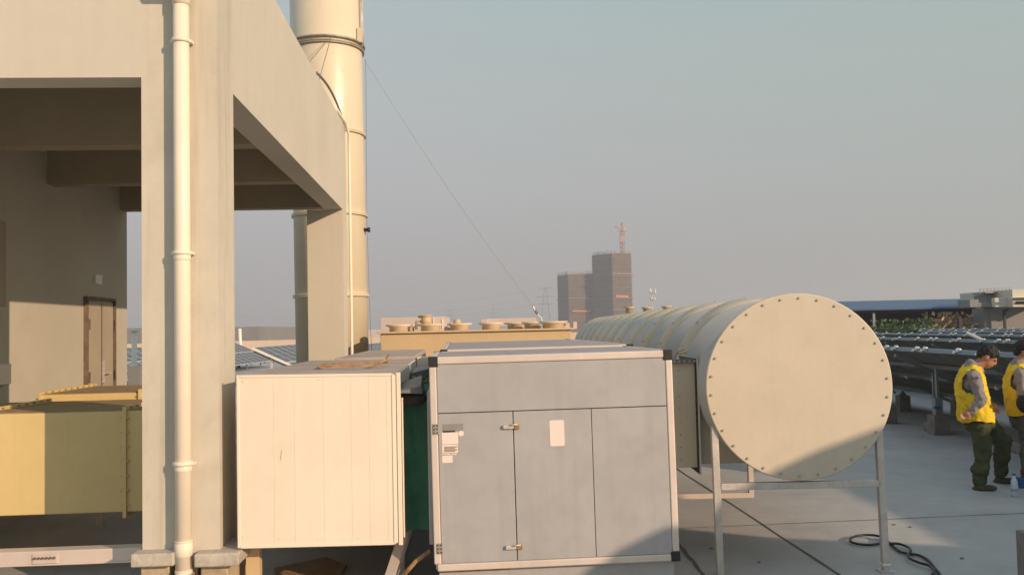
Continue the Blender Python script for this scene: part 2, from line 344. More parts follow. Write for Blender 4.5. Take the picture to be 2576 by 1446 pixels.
# cable tray at the foot
ua, zt = B.px(0, 1389, 6.1)
zt = B.px(0, 1389, 6.3)[1]
tr = thing('steel_rail', 'long white steel rail near the floor left of the column, with bolted joint plate', 'rail', B(-3.1, 6.2, .2))
q = MB(); q.box(B, -7, uL - .005, 6.3, 6.42, zt - .092, zt + .0); q.box(B, -7, uL - .005, 6.285, 6.3, zt - .097, zt - .085); q.build('beam', M['alu'], tr, .006)
q = MB(); a = B.px(80, 1400, 6.28)[0]; b_ = B.px(141, 1400, 6.28)[0]; q.box(B, a, b_, 6.289, 6.2995, zt - .082, zt - .02); q.build('joint_plate', M['alu'], tr)
for k in range(6):
    uu = a + (b_ - a) * (k + .6) / 6.2
    q = MB(); q.cyl(B(uu, 6.278, zt - .045), B(uu, 6.29, zt - .045), .0085, n=10); q.build('bolt', M['doorf'], tr)
for s in (-6.2, -4.6):
    q = MB(); q.box(B, s, s + .08, 6.32, 6.4, 0, zt - .092); q.build('foot', M['galv'], tr)

# ================================================================ YELLOW DUCTS
def yduct(v0, v1, pxl, pxr, ytop, ybot, label, flanges, topflanges):
    zt = B.px(200, ytop, v0)[1]; zb = B.px(200, ybot, v0)[1]; a = B.px(pxl, 1100, v0)[0]; b_ = B.px(pxr, 1100, v0)[0]
    t = thing('yellow_duct', label, 'air duct', B((a + b_) / 2, (v0 + v1) / 2, 0), 'yellow ducts under the open frame')
    q = MB(); q.box(B, a, b_, v0, v1, zb, zt - .004); q.build('body', M['yellow'], t, .01)
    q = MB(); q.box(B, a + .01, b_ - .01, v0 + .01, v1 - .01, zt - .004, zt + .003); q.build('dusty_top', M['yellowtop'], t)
    for f in flanges:
        uf = B.px(f, 1100, v0)[0]
        q = MB()
        for (x0, x1, y0, y1, c0, c1) in ((uf, uf + .025, v0 - .025, v0, zb - .04, zt + .03), (uf, uf + .025, v0 - .0, v1 + .02, zt, zt + .03), (uf, uf + .025, v0, v1, zb - .04, zb)):
            q.box(B, x0, x1, y0, y1, c0, c1)
        q.build('flange', M['yellow'], t)
        for k in range(7):
            zz = zb + (zt - zb) * (k + .5) / 7
            q = MB(); q.cyl(B(uf - .02, v0 - .014, zz), B(uf + .045, v0 - .014, zz), .0065, n=8); q.build('bolt', M['yellow'], t)
        for k in range(9):
            vv = v0 + (v1 - v0) * (k + .5) / 9
            q = MB(); q.cyl(B(uf - .02, vv, zt + .018), B(uf + .045, vv, zt + .018), .007, n=8); q.build('bolt', M['rust'], t)
    for s in (a + .5, b_ - .25):
        for vv in (v0 + .1, v1 - .16):
            q = MB(); q.box(B, s, s + .06, vv, vv + .06, 0, zb); q.build('leg', M['galv'], t)
    return t
yduct(7.1, 8.3, -1200, 470, 1035, 1291, 'nearer yellow rectangular duct with a bolted seam beside the column', (311, -60), ())
yduct(8.9, 10.2, 98, 470, 990, 1130, 'farther yellow rectangular duct, only its top strip visible behind the nearer one', (350, 98), ())

# ================================================================ CREAM DUCT (plenum)
cf = 5.95
a0, zt = B.px(597, 945, cf); b0, zb = B.px(1003, 1369, cf); zt = B.px(800, 943, cf)[1]; zb = B.px(800, 1371, cf)[1]
cd1 = thing('cream_plenum_duct', 'large cream panelled duct box with rusty frame on top, right of the column', 'air duct', B((a0 + b0) / 2, 7.4, zb))
TILT = .012
def tz(u, z): return z - (u - (a0 + b0) / 2) * TILT
def cbox(q, u0, u1, v0, v1, z0, z1):
    q.hexa([B(u0, v0, tz(u0, z0)), B(u1, v0, tz(u1, z0)), B(u1, v1, tz(u1, z0)), B(u0, v1, tz(u0, z0)), B(u0, v0, tz(u0, z1)), B(u1, v0, tz(u1, z1)), B(u1, v1, tz(u1, z1)), B(u0, v1, tz(u0, z1))]); return q
cbox(MB(), a0, b0, cf, 8.85, zb, zt - .004).build('body', M['cream'], cd1, .008)
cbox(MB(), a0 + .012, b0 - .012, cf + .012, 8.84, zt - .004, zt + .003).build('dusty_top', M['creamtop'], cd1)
q = MB()
for x in (690, 742, 815, 885, 930, 975):
    uu = B.px(x, 1150, cf)[0]; q.hexa([B(uu - .0006, cf - .0015, tz(uu, zb + .01)), B(uu + .0006, cf - .0015, tz(uu, zb + .01)), B(uu + .0006, cf + .002, tz(uu, zb + .01)), B(uu - .0006, cf + .002, tz(uu, zb + .01)), B(uu - .0006, cf - .0015, tz(uu, zt - .012)), B(uu + .0006, cf - .0015, tz(uu, zt - .012)), B(uu + .0006, cf + .002, tz(uu, zt - .012)), B(uu - .0006, cf + .002, tz(uu, zt - .012))])
q.build('panel_seams', mat('faint_seam', (.78, .67, .51), .8, var=.1), cd1)
q = MB(); cbox(q, b0 + .001, b0 + .028, cf - .006, cf + .02, zb - .01, zt + .01); cbox(q, b0 - .03, b0 - .018, cf - .006, cf - .001, zb - .004, zt); q.build('corner_trim', M['cream'], cd1, .003)
q = MB(); cbox(q, a0 - .006, a0 + .012, cf - .005, cf + .02, zb - .004, zt + .006); cbox(q, a0 + .013, b0 - .031, cf - .005, cf + .01, zb - .008, zb + .012); cbox(q, a0 + .013, b0 - .031, cf - .005, cf + .02, zt - .012, zt + .006); q.build('edge_trim', M['cream'], cd1, .003)
q = MB(); 
for k in range(1):
    uu = b0 + .03; cbox(q, uu, uu + .01, cf + .04, cf + .06, zb + .03, zt - .16)
q.build('edge_strips', M['cream'], cd1)
for px_ in (640,):
    uu = B.px(px_, 1400, cf + .3)[0]
    MB().box(B, uu - .045, uu + .045, cf + .25, cf + .33, 0, zb + .002).build('leg', M['tan'], cd1)
MB().box(B, b0 - .1, b0 - .02, cf + .9, cf + .98, 0, zb).build('leg', M['galv'], cd1)
MB().box(B, a0 + .05, a0 + .12, 8.5, 8.58, 0, zb).build('leg', M['galv'], cd1)
cbox(MB(), a0 + .05, b0 - .02, cf + .35, cf + .42, zb - .09, zb - .001).build('cross_rail', M['galv'], cd1)
q = MB(); c0 = B.px(706, 1143, cf); q.bar(B(c0[0], cf - .0012, c0[1] - .035), B(c0[0] + .006, cf - .0012, c0[1] + .03), .003, .002); q.build('scratch', M['flange'], cd1)
for (x, y) in ((610, 960), (610, 1352), (800, 955), (990, 956), (992, 1350), (800, 1356), (700, 1355), (900, 1353)):
    c0 = B.px(x, y, cf); q = MB(); q.cyl(B(c0[0], cf - .002, c0[1]), B(c0[0], cf + .001, c0[1]), .004, n=8); q.build('rivet', M['galv'], cd1)
# rusty frame lying on it
rf = thing('steel_hatch', 'rusty steel angle frame lying on top of the cream duct box', 'hatch', B(-.72, 6.9, zt + .003))
za = zt + .012
u1_, _ = B.px(803, 928, 6.75); u2_, _ = B.px(958, 926, 6.75)
q = MB(); q.bar(B(u1_, 6.72, za + .012), B(u2_, 6.70, za + .016), .02, .016); q.build('front_bar', M['rust'], rf)
q = MB(); q.bar(B(u1_ - .05, 7.32, za + .012), B(u2_ + .01, 7.32, za + .014), .02, .014); q.build('back_bar', M['rust'], rf)
q = MB(); q.bar(B(u1_, 6.73, za + .006), B(u1_ - .04, 7.3, za + .006), .02, .01); q.build('side_bar', M['rust'], rf)
q = MB(); q.bar(B(u2_ - .03, 6.7, za + .03), B(u2_ + .03, 7.32, za + .03), .016, .012); q.build('side_bar', M['rust'], rf)
q = MB(); q.path([B(u2_ - .01, 6.75, za + .03), B(u2_ + .02, 6.95, za + .045), B(u2_ + .03, 7.1, za + .075)], .008); q.build('hook', M['rust'], rf)
# second duct behind
a1 = B.px(925, 885, 12.2)[0]
cd2 = thing('cream_rear_duct', 'dusty cream duct box behind the rusty-framed one, beside the chimney foot', 'air duct', B(a1 + .5, 10.5, zb))
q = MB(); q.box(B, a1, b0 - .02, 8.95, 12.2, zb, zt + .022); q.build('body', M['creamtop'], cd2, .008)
for vv in (9.2, 11.8):
    for uu in (a1 + .05, b0 - .15): MB().box(B, uu, uu + .07, vv, vv + .07, 0, zb).build('leg', M['galv'], cd2)
pb_a, pb_z = B.px(1060, 945, 9.2); pb_b, pb_t = B.px(1080, 906, 9.2)
cbx = thing('small_junction_box', 'small cream box in the gap between cream duct and grey unit', 'junction box', B(pb_a, 9.3, pb_z))
MB().box(B, b0 + .002, b0 + .14, 9.0, 9.4, 1.33, 1.58).build('body', M['cream'], cbx, .006)
MB().box(B, b0 + .02, b0 + .12, 9.1, 9.3, 0, 1.33).build('stem', M['galv'], cbx)

# ================================================================ GREY UNITS
hf = 5.9
ul = B.px(1088, 1150, hf)[0]; ur = B.px(1703, 1150, hf)[0]
zt1 = B.px(1390, 890, hf)[1]; zb1 = B.px(1400, 1424, hf)[1]
LEAN = .006
def unit(ul, ur, v0, v1, zb, zt, label, full):
    t = thing('air_handling_unit', label, 'ventilation unit', B((ul + ur) / 2, (v0 + v1) / 2, 0), 'grey air handling units')
    um = (ul + ur) / 2
    def X(u, v, z): return B(u - (z - zb) * LEAN * 1.6, v, z + (u - um) * LEAN)
    class FR:
        def __call__(s, u, v, z): return X(u, v, z)
    fr = FR(); e = .047
    q = MB(); q.box(fr, ul + .012, ur - .012, v0 + .012, v1 - .012, zb + .012, zt - .006); q.build('casing', M['ahu'], t)
    n = 3; wdt = (ur - ul - .1) / n
    for k in range(n):
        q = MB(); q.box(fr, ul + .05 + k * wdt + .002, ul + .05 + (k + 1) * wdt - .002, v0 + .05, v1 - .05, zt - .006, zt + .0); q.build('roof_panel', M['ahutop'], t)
    P = [('rail', ul + e, ur - e, v0, v0 + e, zt - e, zt + .002), ('rail', ul + e, ur - e, v1 - e, v1, zt - e, zt + .002), ('rail', ul, ul + e, v0 + e, v1 - e, zt - e, zt + .002), ('rail', ur - e, ur, v0 + e, v1 - e, zt - e, zt + .002),
         ('rail', ul + .02, ur - e, v0, v0 + e, zb, zb + e), ('rail', ur - e, ur, v0 + e, v1 - e, zb, zb + e), ('post', ul, ul + e, v0, v0 + e, zb + e, zt - .062), ('post', ur - e, ur, v0, v0 + e, zb + .062, zt - .062), ('post', ur - e, ur, v1 - e, v1, zb, zt - .062)]
    for nm, a, b_, c, d, f, h in P:
        q = MB(); q.box(fr, a, b_, c, d, f, h); q.build(nm, M['alu'], t, .008, 3)
    c = .064
    for uu in (ul - .004, ur - c + .004):
        for vv in (v0 - .004, v1 - c + .004):
            q = MB(); q.box(fr, uu, uu + c, vv, vv + c, zt - c, zt + .005); q.build('corner_block', M['black'], t, .006)
    q = MB(); q.box(fr, ur - c + .004, ur + .004, v0 - .004, v0 + c, zb - .002, zb + c - .002); q.build('corner_block', M['black'], t, .006)
    if full:
        def U(px, py): return B.px(px, py, v0)[0]
        zs = B.px(1400, 1030, v0)[1]
        s1 = B.px(1298, 1225, v0)[0]; s2 = B.px(1496, 1225, v0)[0]
        f0 = v0 + .012; ff = v0 + .004
        A = ul + e + .003; Z = ur - e - .003; lo = zb + e + .003; hi = zt - e - .003
        for nm, a, b_, c_, d_ in (('upper_panel', A, Z, zs + .003, hi), ('door_panel', A, s1 - .003, lo, zs - .003), ('door_panel', s1 + .003, s2 - .002, lo, zs - .003), ('door_panel', s2 + .002, Z, lo, zs - .003)):
            q = MB(); q.box(fr, a, b_, ff, f0 + .001, c_, d_); q.build(nm, M['ahu'], t, .003)
        q = MB(); q.box(fr, A, Z, f0 - .002, f0 + .0005, lo, hi); q.build('seal', M['seam'], t)
        def dcl(x, y, dz=0): 
            uu, zz = B.px(x, y, v0); return uu + (zz - zb) * LEAN * 1.6, zz - (uu - um) * LEAN
        for (x, y) in ((1284, 1073), (1291, 1375)):
            uu, zz = dcl(x, y)
            lt = MB().box(fr, uu - .05, uu + .02, ff - .022, ff, zz - .013, zz + .013).build('latch', M['galv'], t, .005)
            MB().box(fr, uu + .022, uu + .06, ff - .015, ff, zz - .018, zz + .018).build('keeper', M['rust'], lt, .004)
            MB().cyl(fr(uu + .0, ff - .03, zz + .014), fr(uu + .05, ff - .026, zz + .016), .006, n=8).build('lever', M['galv'], lt)
        for (x, y) in ((1096, 1079), (1106, 1379)):
            uu, zz = dcl(x, y)
            q = MB(); q.box(fr, uu - .018, uu + .022, v0 - .008, v0 + .004, zz - .034, zz + .034); hg = q.build('hinge', M['flange'], t, .003)
            for k in range(6): MB().cyl(fr(uu - .01 + .02 * (k % 2), v0 - .011, zz - .024 + .024 * (k // 2)), fr(uu - .01 + .02 * (k % 2), v0 - .008, zz - .024 + .024 * (k // 2)), .005, n=8).build('screw', M['black'], hg)
        def plate(nm, x0, y0, x1, y1, m, dep=.0015, rad=0.0):
            u_a, z_a = dcl(x0, y0); u_b, z_b = dcl(x1, y1)
            q = MB(); q.box(fr, u_a, u_b, ff - dep, ff + .0, z_b, z_a); return q.build(nm, m, t, rad, 4)
        q = MB(); u_a, z_a = dcl(1382, 1057); u_b, z_b = dcl(1421, 1121); rr = .012; pts = []
        for cx_, cz_, a_ in ((u_b - rr, z_a - rr, 0), (u_a + rr, z_a - rr, 90), (u_a + rr, z_b + rr, 180), (u_b - rr, z_b + rr, 270)):
            for k in range(5): an = math.radians(a_ + k * 22.5); pts.append((cx_ + rr * math.cos(an), cz_ + rr * math.sin(an)))
        fa = [q.bm.verts.new(fr(x, ff - .002, z)) for x, z in pts]; fb = [q.bm.verts.new(fr(x, ff, z)) for x, z in pts]
        q.bm.faces.new(fa)
        for k in range(len(pts)): q.bm.faces.new((fa[k], fa[(k + 1) % len(pts)], fb[(k + 1) % len(pts)], fb[k]))
        q.build('blank_nameplate', M['sticker'], t)
        plate('faded_strip', 1113, 1067, 1165, 1082, mat('faded_strip', (.27, .245, .24), .7, var=.1, vscale=20))
        plate('dark_strip', 1114, 1083, 1145, 1087, M['seam'])
        plate('white_label', 1111, 1088, 1153, 1116, M['sticker'], .002)
        pl = plate('printed_label', 1112, 1119, 1152, 1138, M['sticker'], .002)
        for k in range(4):
            u_a, z_a = dcl(1117, 1123 + k * 3.6); u_b, z_b = dcl(1150 - (k % 2) * 5, 1125 + k * 3.6)
            MB().box(fr, u_a, u_b, ff - .0025, ff - .0021, z_b, z_a).build('print_line', M['sticker_print'], pl)
        for k in range(6): plate('small_mark', 1112 + k * 6.2, 1140.5, 1112 + k * 6.2 + 3.5 + (k % 3), 1143.5, M['sticker'])
        plate('square_label', 1112, 1146, 1139, 1163, M['sticker'], .002)
        uu, zz = dcl(1160, 1090); MB().cyl(fr(uu, ff - .002, zz), fr(uu, ff, zz), .018, n=20).build('round_label', M['sticker'], t)
        # plinth rail and rust edge
        q = MB(); q.box(fr, ul + .03, ur - .03, v0 + .06, v0 + .1, 0.10, zb - .002); q.build('base_rail', M['ahu'], t)
        q = MB(); q.box(fr, ul + .03, ul + .5, v0 + .05, v0 + .06, zb - .02, zb - .002); q.build('rust_edge', M['rust'], t)
        for uu in (ul + .05, ur - .1, um):
            MB().box(fr, uu, uu + .06, v0 + .11, v1 - .1, 0.0, zb - .003).build('skid', M['galv'], t)
    else:
        for uu in (ul + .05, ur - .1): MB().box(fr, uu, uu + .06, v0 + .1, v1 - .1, 0.0, zb).build('skid', M['galv'], t)
    return t
unit(ul, ur, hf, 7.38, zb1, zt1, 'nearer grey panelled unit with latched doors, stickers and a blank white plate', True)
u2l = B.px(1112, 880, 7.5)[0]; u2r = B.px(1597, 870, 7.5)[0]
unit(u2l, u2r, 7.5, 11.8, zb1, B.px(1350, 873.5, 7.5)[1], 'rear grey unit, only its flat roof showing behind the nearer unit', False)
# green canvas connector
gc = thing('canvas_connector', 'dark green canvas connector between cream duct and grey unit', 'duct connector', B(b0 + .1, 6.3, zb))
q = MB(); ga = B.px(1018, 1150, 6.2)[0]; gb = ul - .01
zgt = B.px(1050, 985, 6.2)[1]; zgb = B.px(1050, 1335, 6.2)[1]; nn = 9; bm = q.bm; grid = []
for i in range(15):
    row = []
    for k in range(nn):
        s = k / (nn - 1); z = zgb + (zgt - zgb) * i / 14
        row.append(bm.verts.new(B(ga + (gb - ga) * s, 6.2 + .05 * math.sin(math.pi * s) + .012 * math.sin(s * 16 + i * .9) + random.uniform(-.004, .004), z)))
    grid.append(row)
for i in range(14):
    for k in range(nn - 1): f = bm.faces.new((grid[i][k], grid[i][k + 1], grid[i + 1][k + 1], grid[i + 1][k])); f.smooth = True
q.box(B, ga + .01, gb - .005, 6.3, 7.3, zgb + .01, zgt - .01)
q.build('canvas', M['green'], gc)
q = MB(); q.hexa([B(b0 + .005, 6.02, zgt + .005), B(b0 + .17, 6.05, zgt - .005), B(b0 + .17, 6.5, zgt - .0), B(b0 + .005, 6.5, zgt), B(b0 + .005, 6.02, zgt + .014), B(b0 + .16, 6.05, zgt + .05), B(b0 + .15, 6.5, zgt + .1), B(b0 + .005, 6.5, zgt + .05)])
q.build('tin_hood', M['tin'], gc, .004)
q = MB(); q.hexa([B(b0 + .02, 7.5, zgt + .05), B(b0 + .2, 7.5, zgt + .02), B(b0 + .2, 8.1, zgt + .03), B(b0 + .02, 8.1, zgt + .05), B(b0 + .02, 7.5, zgt + .07), B(b0 + .2, 7.5, zgt + .11), B(b0 + .2, 8.1, zgt + .12), B(b0 + .02, 8.1, zgt + .09)])
q.build('tin_hood', M['tin'], gc, .004)
q = MB(); q.ball(B(b0 + .1, 6.12, zgt - .04), .1, .05, .05); q.build('sagging_flap', M['bag'], gc)
q = MB(); q.box(B, ul - .035, ul - .006, 6.05, 7.2, B.px(1075, 1370, 6.05)[1], B.px(1075, 985, 6.05)[1]); q.build('unit_flange', M['ahu'], gc, .006)
wd_ = thing('weed', 'small green weed growing in the gap between cream duct and grey unit', 'plant', at(1064, 968, 8.4))
q = MB(); c0 = at(1066, 955, 8.4)
for k in range(70):
    c = c0 + Vector((random.gauss(0, .035), random.gauss(0, .05), random.gauss(0, .04))); d = Vector((random.uniform(-1, 1), random.uniform(-1, 1), random.uniform(-.4, 1))).normalized(); a = d.orthogonal().normalized() * random.uniform(.012, .024); b_ = d.cross(a).normalized() * .011
    q.poly([c - a, c - b_, c + a, c + b_])
q.build('leaves', mat('fresh_leaf', (.14, .30, .05), .6, var=.3, vscale=20), wd_)
q = MB(); q.path([Vector((c0.x, c0.y, .0)), c0 - Vector((0, 0, .2)), c0], .006, 5); q.build('stem', M['leaf'], wd_)
# brace and rusty pipe below
q = MB(); q.bar(B(b0 - .14, 5.9, -.0), B(b0 + .03, 6.35, .46), .07, .05); tag(q.build('diagonal_brace', M['alu'], loc=B(b0 - .14, 5.9, 0)), 'pale slanting brace under the right end of the cream duct', 'brace')
q = MB(); q.path([gz(1000, 1470, .02), at(1015, 1446, 6.0), at(1045, 1412, 6.0), at(1083, 1384, 6.02)], .015); tag(q.build('rusty_pipe', M['rust'], loc=gz(1000, 1470)), 'thin rusty pipe slanting up to the lower left corner of the grey unit', 'pipe')
# sheets of debris on floor beneath
q = MB(); pa = [gz(690, 1432, .008), gz(820, 1404, .008), gz(872, 1424, .008), gz(830, 1480, .008), gz(700, 1480, .008)]
lo_ = [q.bm.verts.new(p) for p in pa]; hi_ = [q.bm.verts.new(p + Vector((0, 0, .015))) for p in pa]
q.bm.faces.new(hi_); 
for k in range(5): q.bm.faces.new((lo_[k], lo_[(k + 1) % 5], hi_[(k + 1) % 5], hi_[k]))
tag(q.build('plywood_sheet', M['rust'] if 0 else mat('weathered_ply', (.30, .19, .09), .9, var=.2, vscale=5, grime=.3), loc=pa[0]), 'brown board lying on the floor under the cream duct', 'board')

# ================================================================ ROUND DUCT
rc = at(2010, 972, 6.6); R = .69; xc, zc = rc.x, rc.z; YE = 21.3; SPC = 1.16
rd = thing('round_duct', 'long round cream ventilation duct with bolted bands and flat end cover', 'air duct', (xc, 6.6, 0))
q = MB(); q.lathe((xc, 6.62, zc), (0, 1, 0), [(0, R - .03), (YE - 6.62, R - .03)], 96); q.build('tube', M['tube'], rd)
q = MB(); q.lathe((xc, 6.6, zc), (0, 1, 0), [(-.006, R - .008), (-.004, R), (.012, R + .002), (.014, R - .02)], 128); cv = q.build('end_cover', M['cover'], rd)
for k in range(30):
    t = 2 * math.pi * (k + .35) / 30
    p = Vector((xc + .655 * math.cos(t), 6.594, zc + .655 * math.sin(t)))
    q = MB(); q.cyl(p, p + Vector((0, -.004, 0)), .0105, n=12); q.cyl(p + Vector((0, -.004, 0)), p + Vector((0, -.012, 0)), .007, n=6); q.build('bolt', M['bolt'], cv)
yb = 6.6 + SPC; bi = 0
while yb < YE:
    q = MB(); q.lathe((xc, yb, zc), (0, 1, 0), [(-.15, R - .032), (-.145, R - .024), (.02, R + .008), (.11, R + .008), (.14, R - .03)], 96); bd = q.build('band', M['band'], rd)
    for s in (.0,):
        for k in range(14):
            if bi > 8: break
            t = math.radians(75 + k * 10)
            p = Vector((xc + (R + .004) * math.cos(t), yb + .02, zc + (R + .004) * math.sin(t))); nrm = Vector((math.cos(t), 0, math.sin(t)))
            if k % 2: continue
            q = MB(); q.cyl(p, p + nrm * .014, .009, n=6); q.build('bolt', M['bolt'], bd)
    yb += SPC; bi += 1
# support frames
lw = .05
fgroup = 'square tube stands carrying the round duct'
for i, yy in enumerate((6.64, 13.2, 17.0)):
    st = thing('duct_stand', ('front', 'middle', 'rearmost')[i] + ' galvanised square tube stand carrying the round duct', 'stand', (xc, yy, 0), fgroup)
    for px_, ln in ((1803, .0), (2219, .0)):
        if i == 0: xl = at(px_, 1300, 6.64).x
        zj = zc - .0 if False else zc - math.sqrt(max(0, R * R - (xl - xc) ** 2)) + .06
        x_top = (at(1797, 1100, 6.64).x if px_ < 2000 else at(2210, 1100, 6.64).x) if i == 0 else xl
        x_bot = (at(1812, 1440, 6.64).x if px_ < 2000 else at(2228, 1436, 6.64).x) if i == 0 else xl
        if i: x_top = x_bot = xc + (-.62 if px_ < 2000 else .6)
        q = MB(); q.bar((x_bot, yy, 0), (x_top, yy, zc - .28), lw, lw, Vector((0, 1, 0))); q.build('leg', M['galv'], st, .004)
        if i == 0 and px_ < 2000: continue
        q = MB(); q.box(W, x_bot - .05, x_bot + .05, yy - .05, yy + .05, 0, .012); q.build('foot_plate', M['galv'], st)
        q = MB(); q.box(W, x_bot - .03, x_bot + .03, yy - .03, yy + .03, .05, .062); q.build('collar', M['white'], st)
    zr = zc - R - .012
    q = MB(); q.box(W, (xc - .6 if i else at(1812, 1215, 6.64).x), (xc + .57 if i else at(2212, 1215, 6.64).x), yy - lw / 2, yy + lw / 2, zr - lw, zr); q.build('crossbar', M['galv'], st, .004)
# rectangular branch from the units into the round duct
br = thing('branch_duct', 'short rectangular branch duct joining the grey unit to the round duct', 'air duct', (1.7, 7.6, .6))
bz0 = W.px(1756, 1175, 7.1)[1]; bz1 = W.px(1753, 912, 7.1)[1]
xa = W.px(1690, 1000, 7.1)[0]; xf = W.px(1750, 1000, 7.1)[0]
q = MB(); q.box(W, xa - .08, xf, 7.1, 7.9, bz0, bz1); q.build('body', M['branch'], br, .005)
q = MB(); q.box(W, xf + .02, xc - .05, 7.16, 7.84, bz0 + .02, bz1 - .02); q.build('body', M['branch'], br, .005)
q = MB(); q.box(W, xf, xf + .006, 7.06, 7.94, bz0 - .045, bz1 + .035); q.build('gasket', M['black'], br)
q = MB(); q.box(W, xf + .006, xf + .02, 7.055, 7.945, bz0 - .05, bz1 + .04); q.build('flange', M['galv'], br)
q = MB(); q.box(W, xa - .08, xf - .001, 7.06, 7.1, bz1, bz1 + .03); q.build('flange', M['tin'], br)
for k in range(8):
    p = Vector((xf - .13 + .0 * k, 7.098, bz0 + .06 + k * (bz1 - bz0 - .1) / 7.2)); MB().cyl(p, p - Vector((0, .006, 0)), .007, n=8).build('rivet', M['flange'], br)
for k in range(5):
    p = Vector((xa + .02 + .04 * k, 7.06, bz1 + .015)); MB().cyl(p, p - Vector((0, .008, 0)), .007, n=8).build('rivet', M['bolt'], br)
bs = thing('branch_bracket', 'pale square tube bracket below the branch duct, behind the front stand', 'bracket', gz(1890, 1290))
yy = 7.95
x0 = at(1640, 1247, yy).x; x1 = at(1891, 1247, yy).x; z1 = at(1891, 1246, yy).z; z2 = at(1891, 1160, yy).z
q = MB(); q.box(W, x0, x1 + .022, yy, yy + .045, z1 - .02, z1 + .025); q.build('bottom_bar', M['alu'], bs, .003)
q = MB(); q.box(W, x1 - .022, x1 + .022, yy, yy + .045, z1 + .025, z2 + .02); q.build('upright', M['alu'], bs, .003)
q = MB(); q.box(W, x0, x1 - .022, yy, yy + .045, z2 - .012, z2 + .02); q.build('top_bar', M['galv'], bs, .003)
# small twist of wire at the unit corner
q = MB(); c0 = at(1700, 890, 7.0)
q.path([c0, c0 + Vector((.03, 0, .02)), c0 + Vector((.07, 0, .035))], .004, 5); q.path([c0, c0 + Vector((.05, 0, .0)), c0 + Vector((.09, 0, .01))], .004, 5)
tag(q.build('wire_twist', M['wire'], loc=c0), 'short twist of wire at the upper right corner of the grey unit', 'wire')

# ================================================================ CHIMNEY
yc_ = 15.0; pt = at(819, 0, yc_); pb = at(837, 900, yc_)
ch = thing('steel_chimney', 'tall cream painted steel chimney with flange rings behind the open frame', 'chimney', (pb.x, yc_, 0))
dirc = (pt - pb).normalized(); base = pb - dirc * (pb.z / dirc.z); rch = .603; Lc = 11.0
axx = dirc
q = MB(); q.lathe(base, axx, [(0, rch), (Lc, rch)], 96); q.build('shaft', M['chim'], ch)
for y in (102, 322, 532, 741, 950):
    zz = at(826, y, yc_ - rch).z; h = (zz - base.z) / axx.z
    q = MB(); q.lathe(base, axx, [(h - .025, rch - .01), (h - .025, rch + .035), (h - .006, rch + .035), (h - .004, rch + .02), (h + .004, rch + .02), (h + .006, rch + .035), (h + .025, rch + .035), (h + .025, rch - .01)], 96)
    q.build('flange_ring', M['flange'] if y < 120 else M['chim'], ch)
zz = at(826, 92, yc_ - rch).z; h = (zz - base.z) / axx.z
q = MB(); q.lathe(base, axx, [(h, rch - .01), (h, rch + .05), (h + .03, rch + .05), (h + .03, rch - .01)], 96); q.build('guy_collar', M['flange'], ch)
pr = at(909, 0, yc_ - .1)
q = MB(); q.path([at(911, 118, yc_ - .15), at(909, 50, yc_ - .15), at(906, -60, yc_ - .15)], .014); q.path([at(915, 118, yc_ - .15), at(912, 60, yc_ - .15), at(911, -60, yc_ - .15)], .012)
q.build('conduit', M['galv'], ch)
q = MB(); q.box(W, at(912, 100, yc_).x - .05, at(912, 100, yc_).x + .03, yc_ - .25, yc_ - .1, at(912, 118, yc_).z, at(912, 82, yc_).z); q.build('terminal_box', M['chim'], ch)
q = MB(); p = at(924, 578, yc_ - .1); q.cyl(p - Vector((.06, 0, 0)), p + Vector((.035, 0, 0)), .03, n=12); q.cyl(p + Vector((.01, 0, 0)), p + Vector((.045, 0, 0)), .042, n=12); q.build('test_port', M['black'], ch)
def wire(name, pts, r, label, cat='wire', m='wire'):
    q = MB(); q.path(pts, r, 5); tag(q.build(name, M[m], loc=pts[0]), label, cat)
def sag(a, b, s, n=24): return [a.lerp(b, i / n) - Vector((0, 0, s * 4 * (i / n) * (1 - i / n))) for i in range(n + 1)]
wire('guy_wire', sag(at(916, 150, 15), at(1341, 770, 17), .12), .0024, 'long thin guy wire running from the chimney down to the right')
wire('guy_wire', [at(832, 97, 14.3), at(802, 205, 12.8), at(770, 300, 13.5)], .006, 'short guy wire in front of the chimney below its top ring')
wire('guy_wire', [at(829, 97, 14.3), at(775, 160, 13.6), at(740, 210, 13.6)], .004, 'faint guy wire slanting left across the chimney below its top ring')
wire('hanging_cable', [at(920, 150, 15.1), at(923, 560, 15.1), at(931, 800, 15.1), at(935, 890, 15.1)], .0045, 'thin cable hanging along the right side of the chimney')
tb = thing('turnbuckle', 'turnbuckle and chain at the lower end of the long guy wire', 'turnbuckle', at(1350, 785, 17))
q = MB(); q.path([at(1341, 770, 17), at(1344, 780, 17)], .02, 6); q.path([at(1344, 780, 17), at(1351, 788, 17)], .014, 6); q.build('shackle', M['white'], tb)
q = MB(); q.path([at(1347, 781, 17), at(1352, 789, 17)], .028, 6); q.build('body', M['wire'], tb)
q = MB(); q.path([at(1352, 789, 17), at(1356, 796, 17), at(1361, 798, 17), at(1363, 806, 17), at(1380, 860, 17)], .012, 6); q.build('chain', M['clamp'], tb)

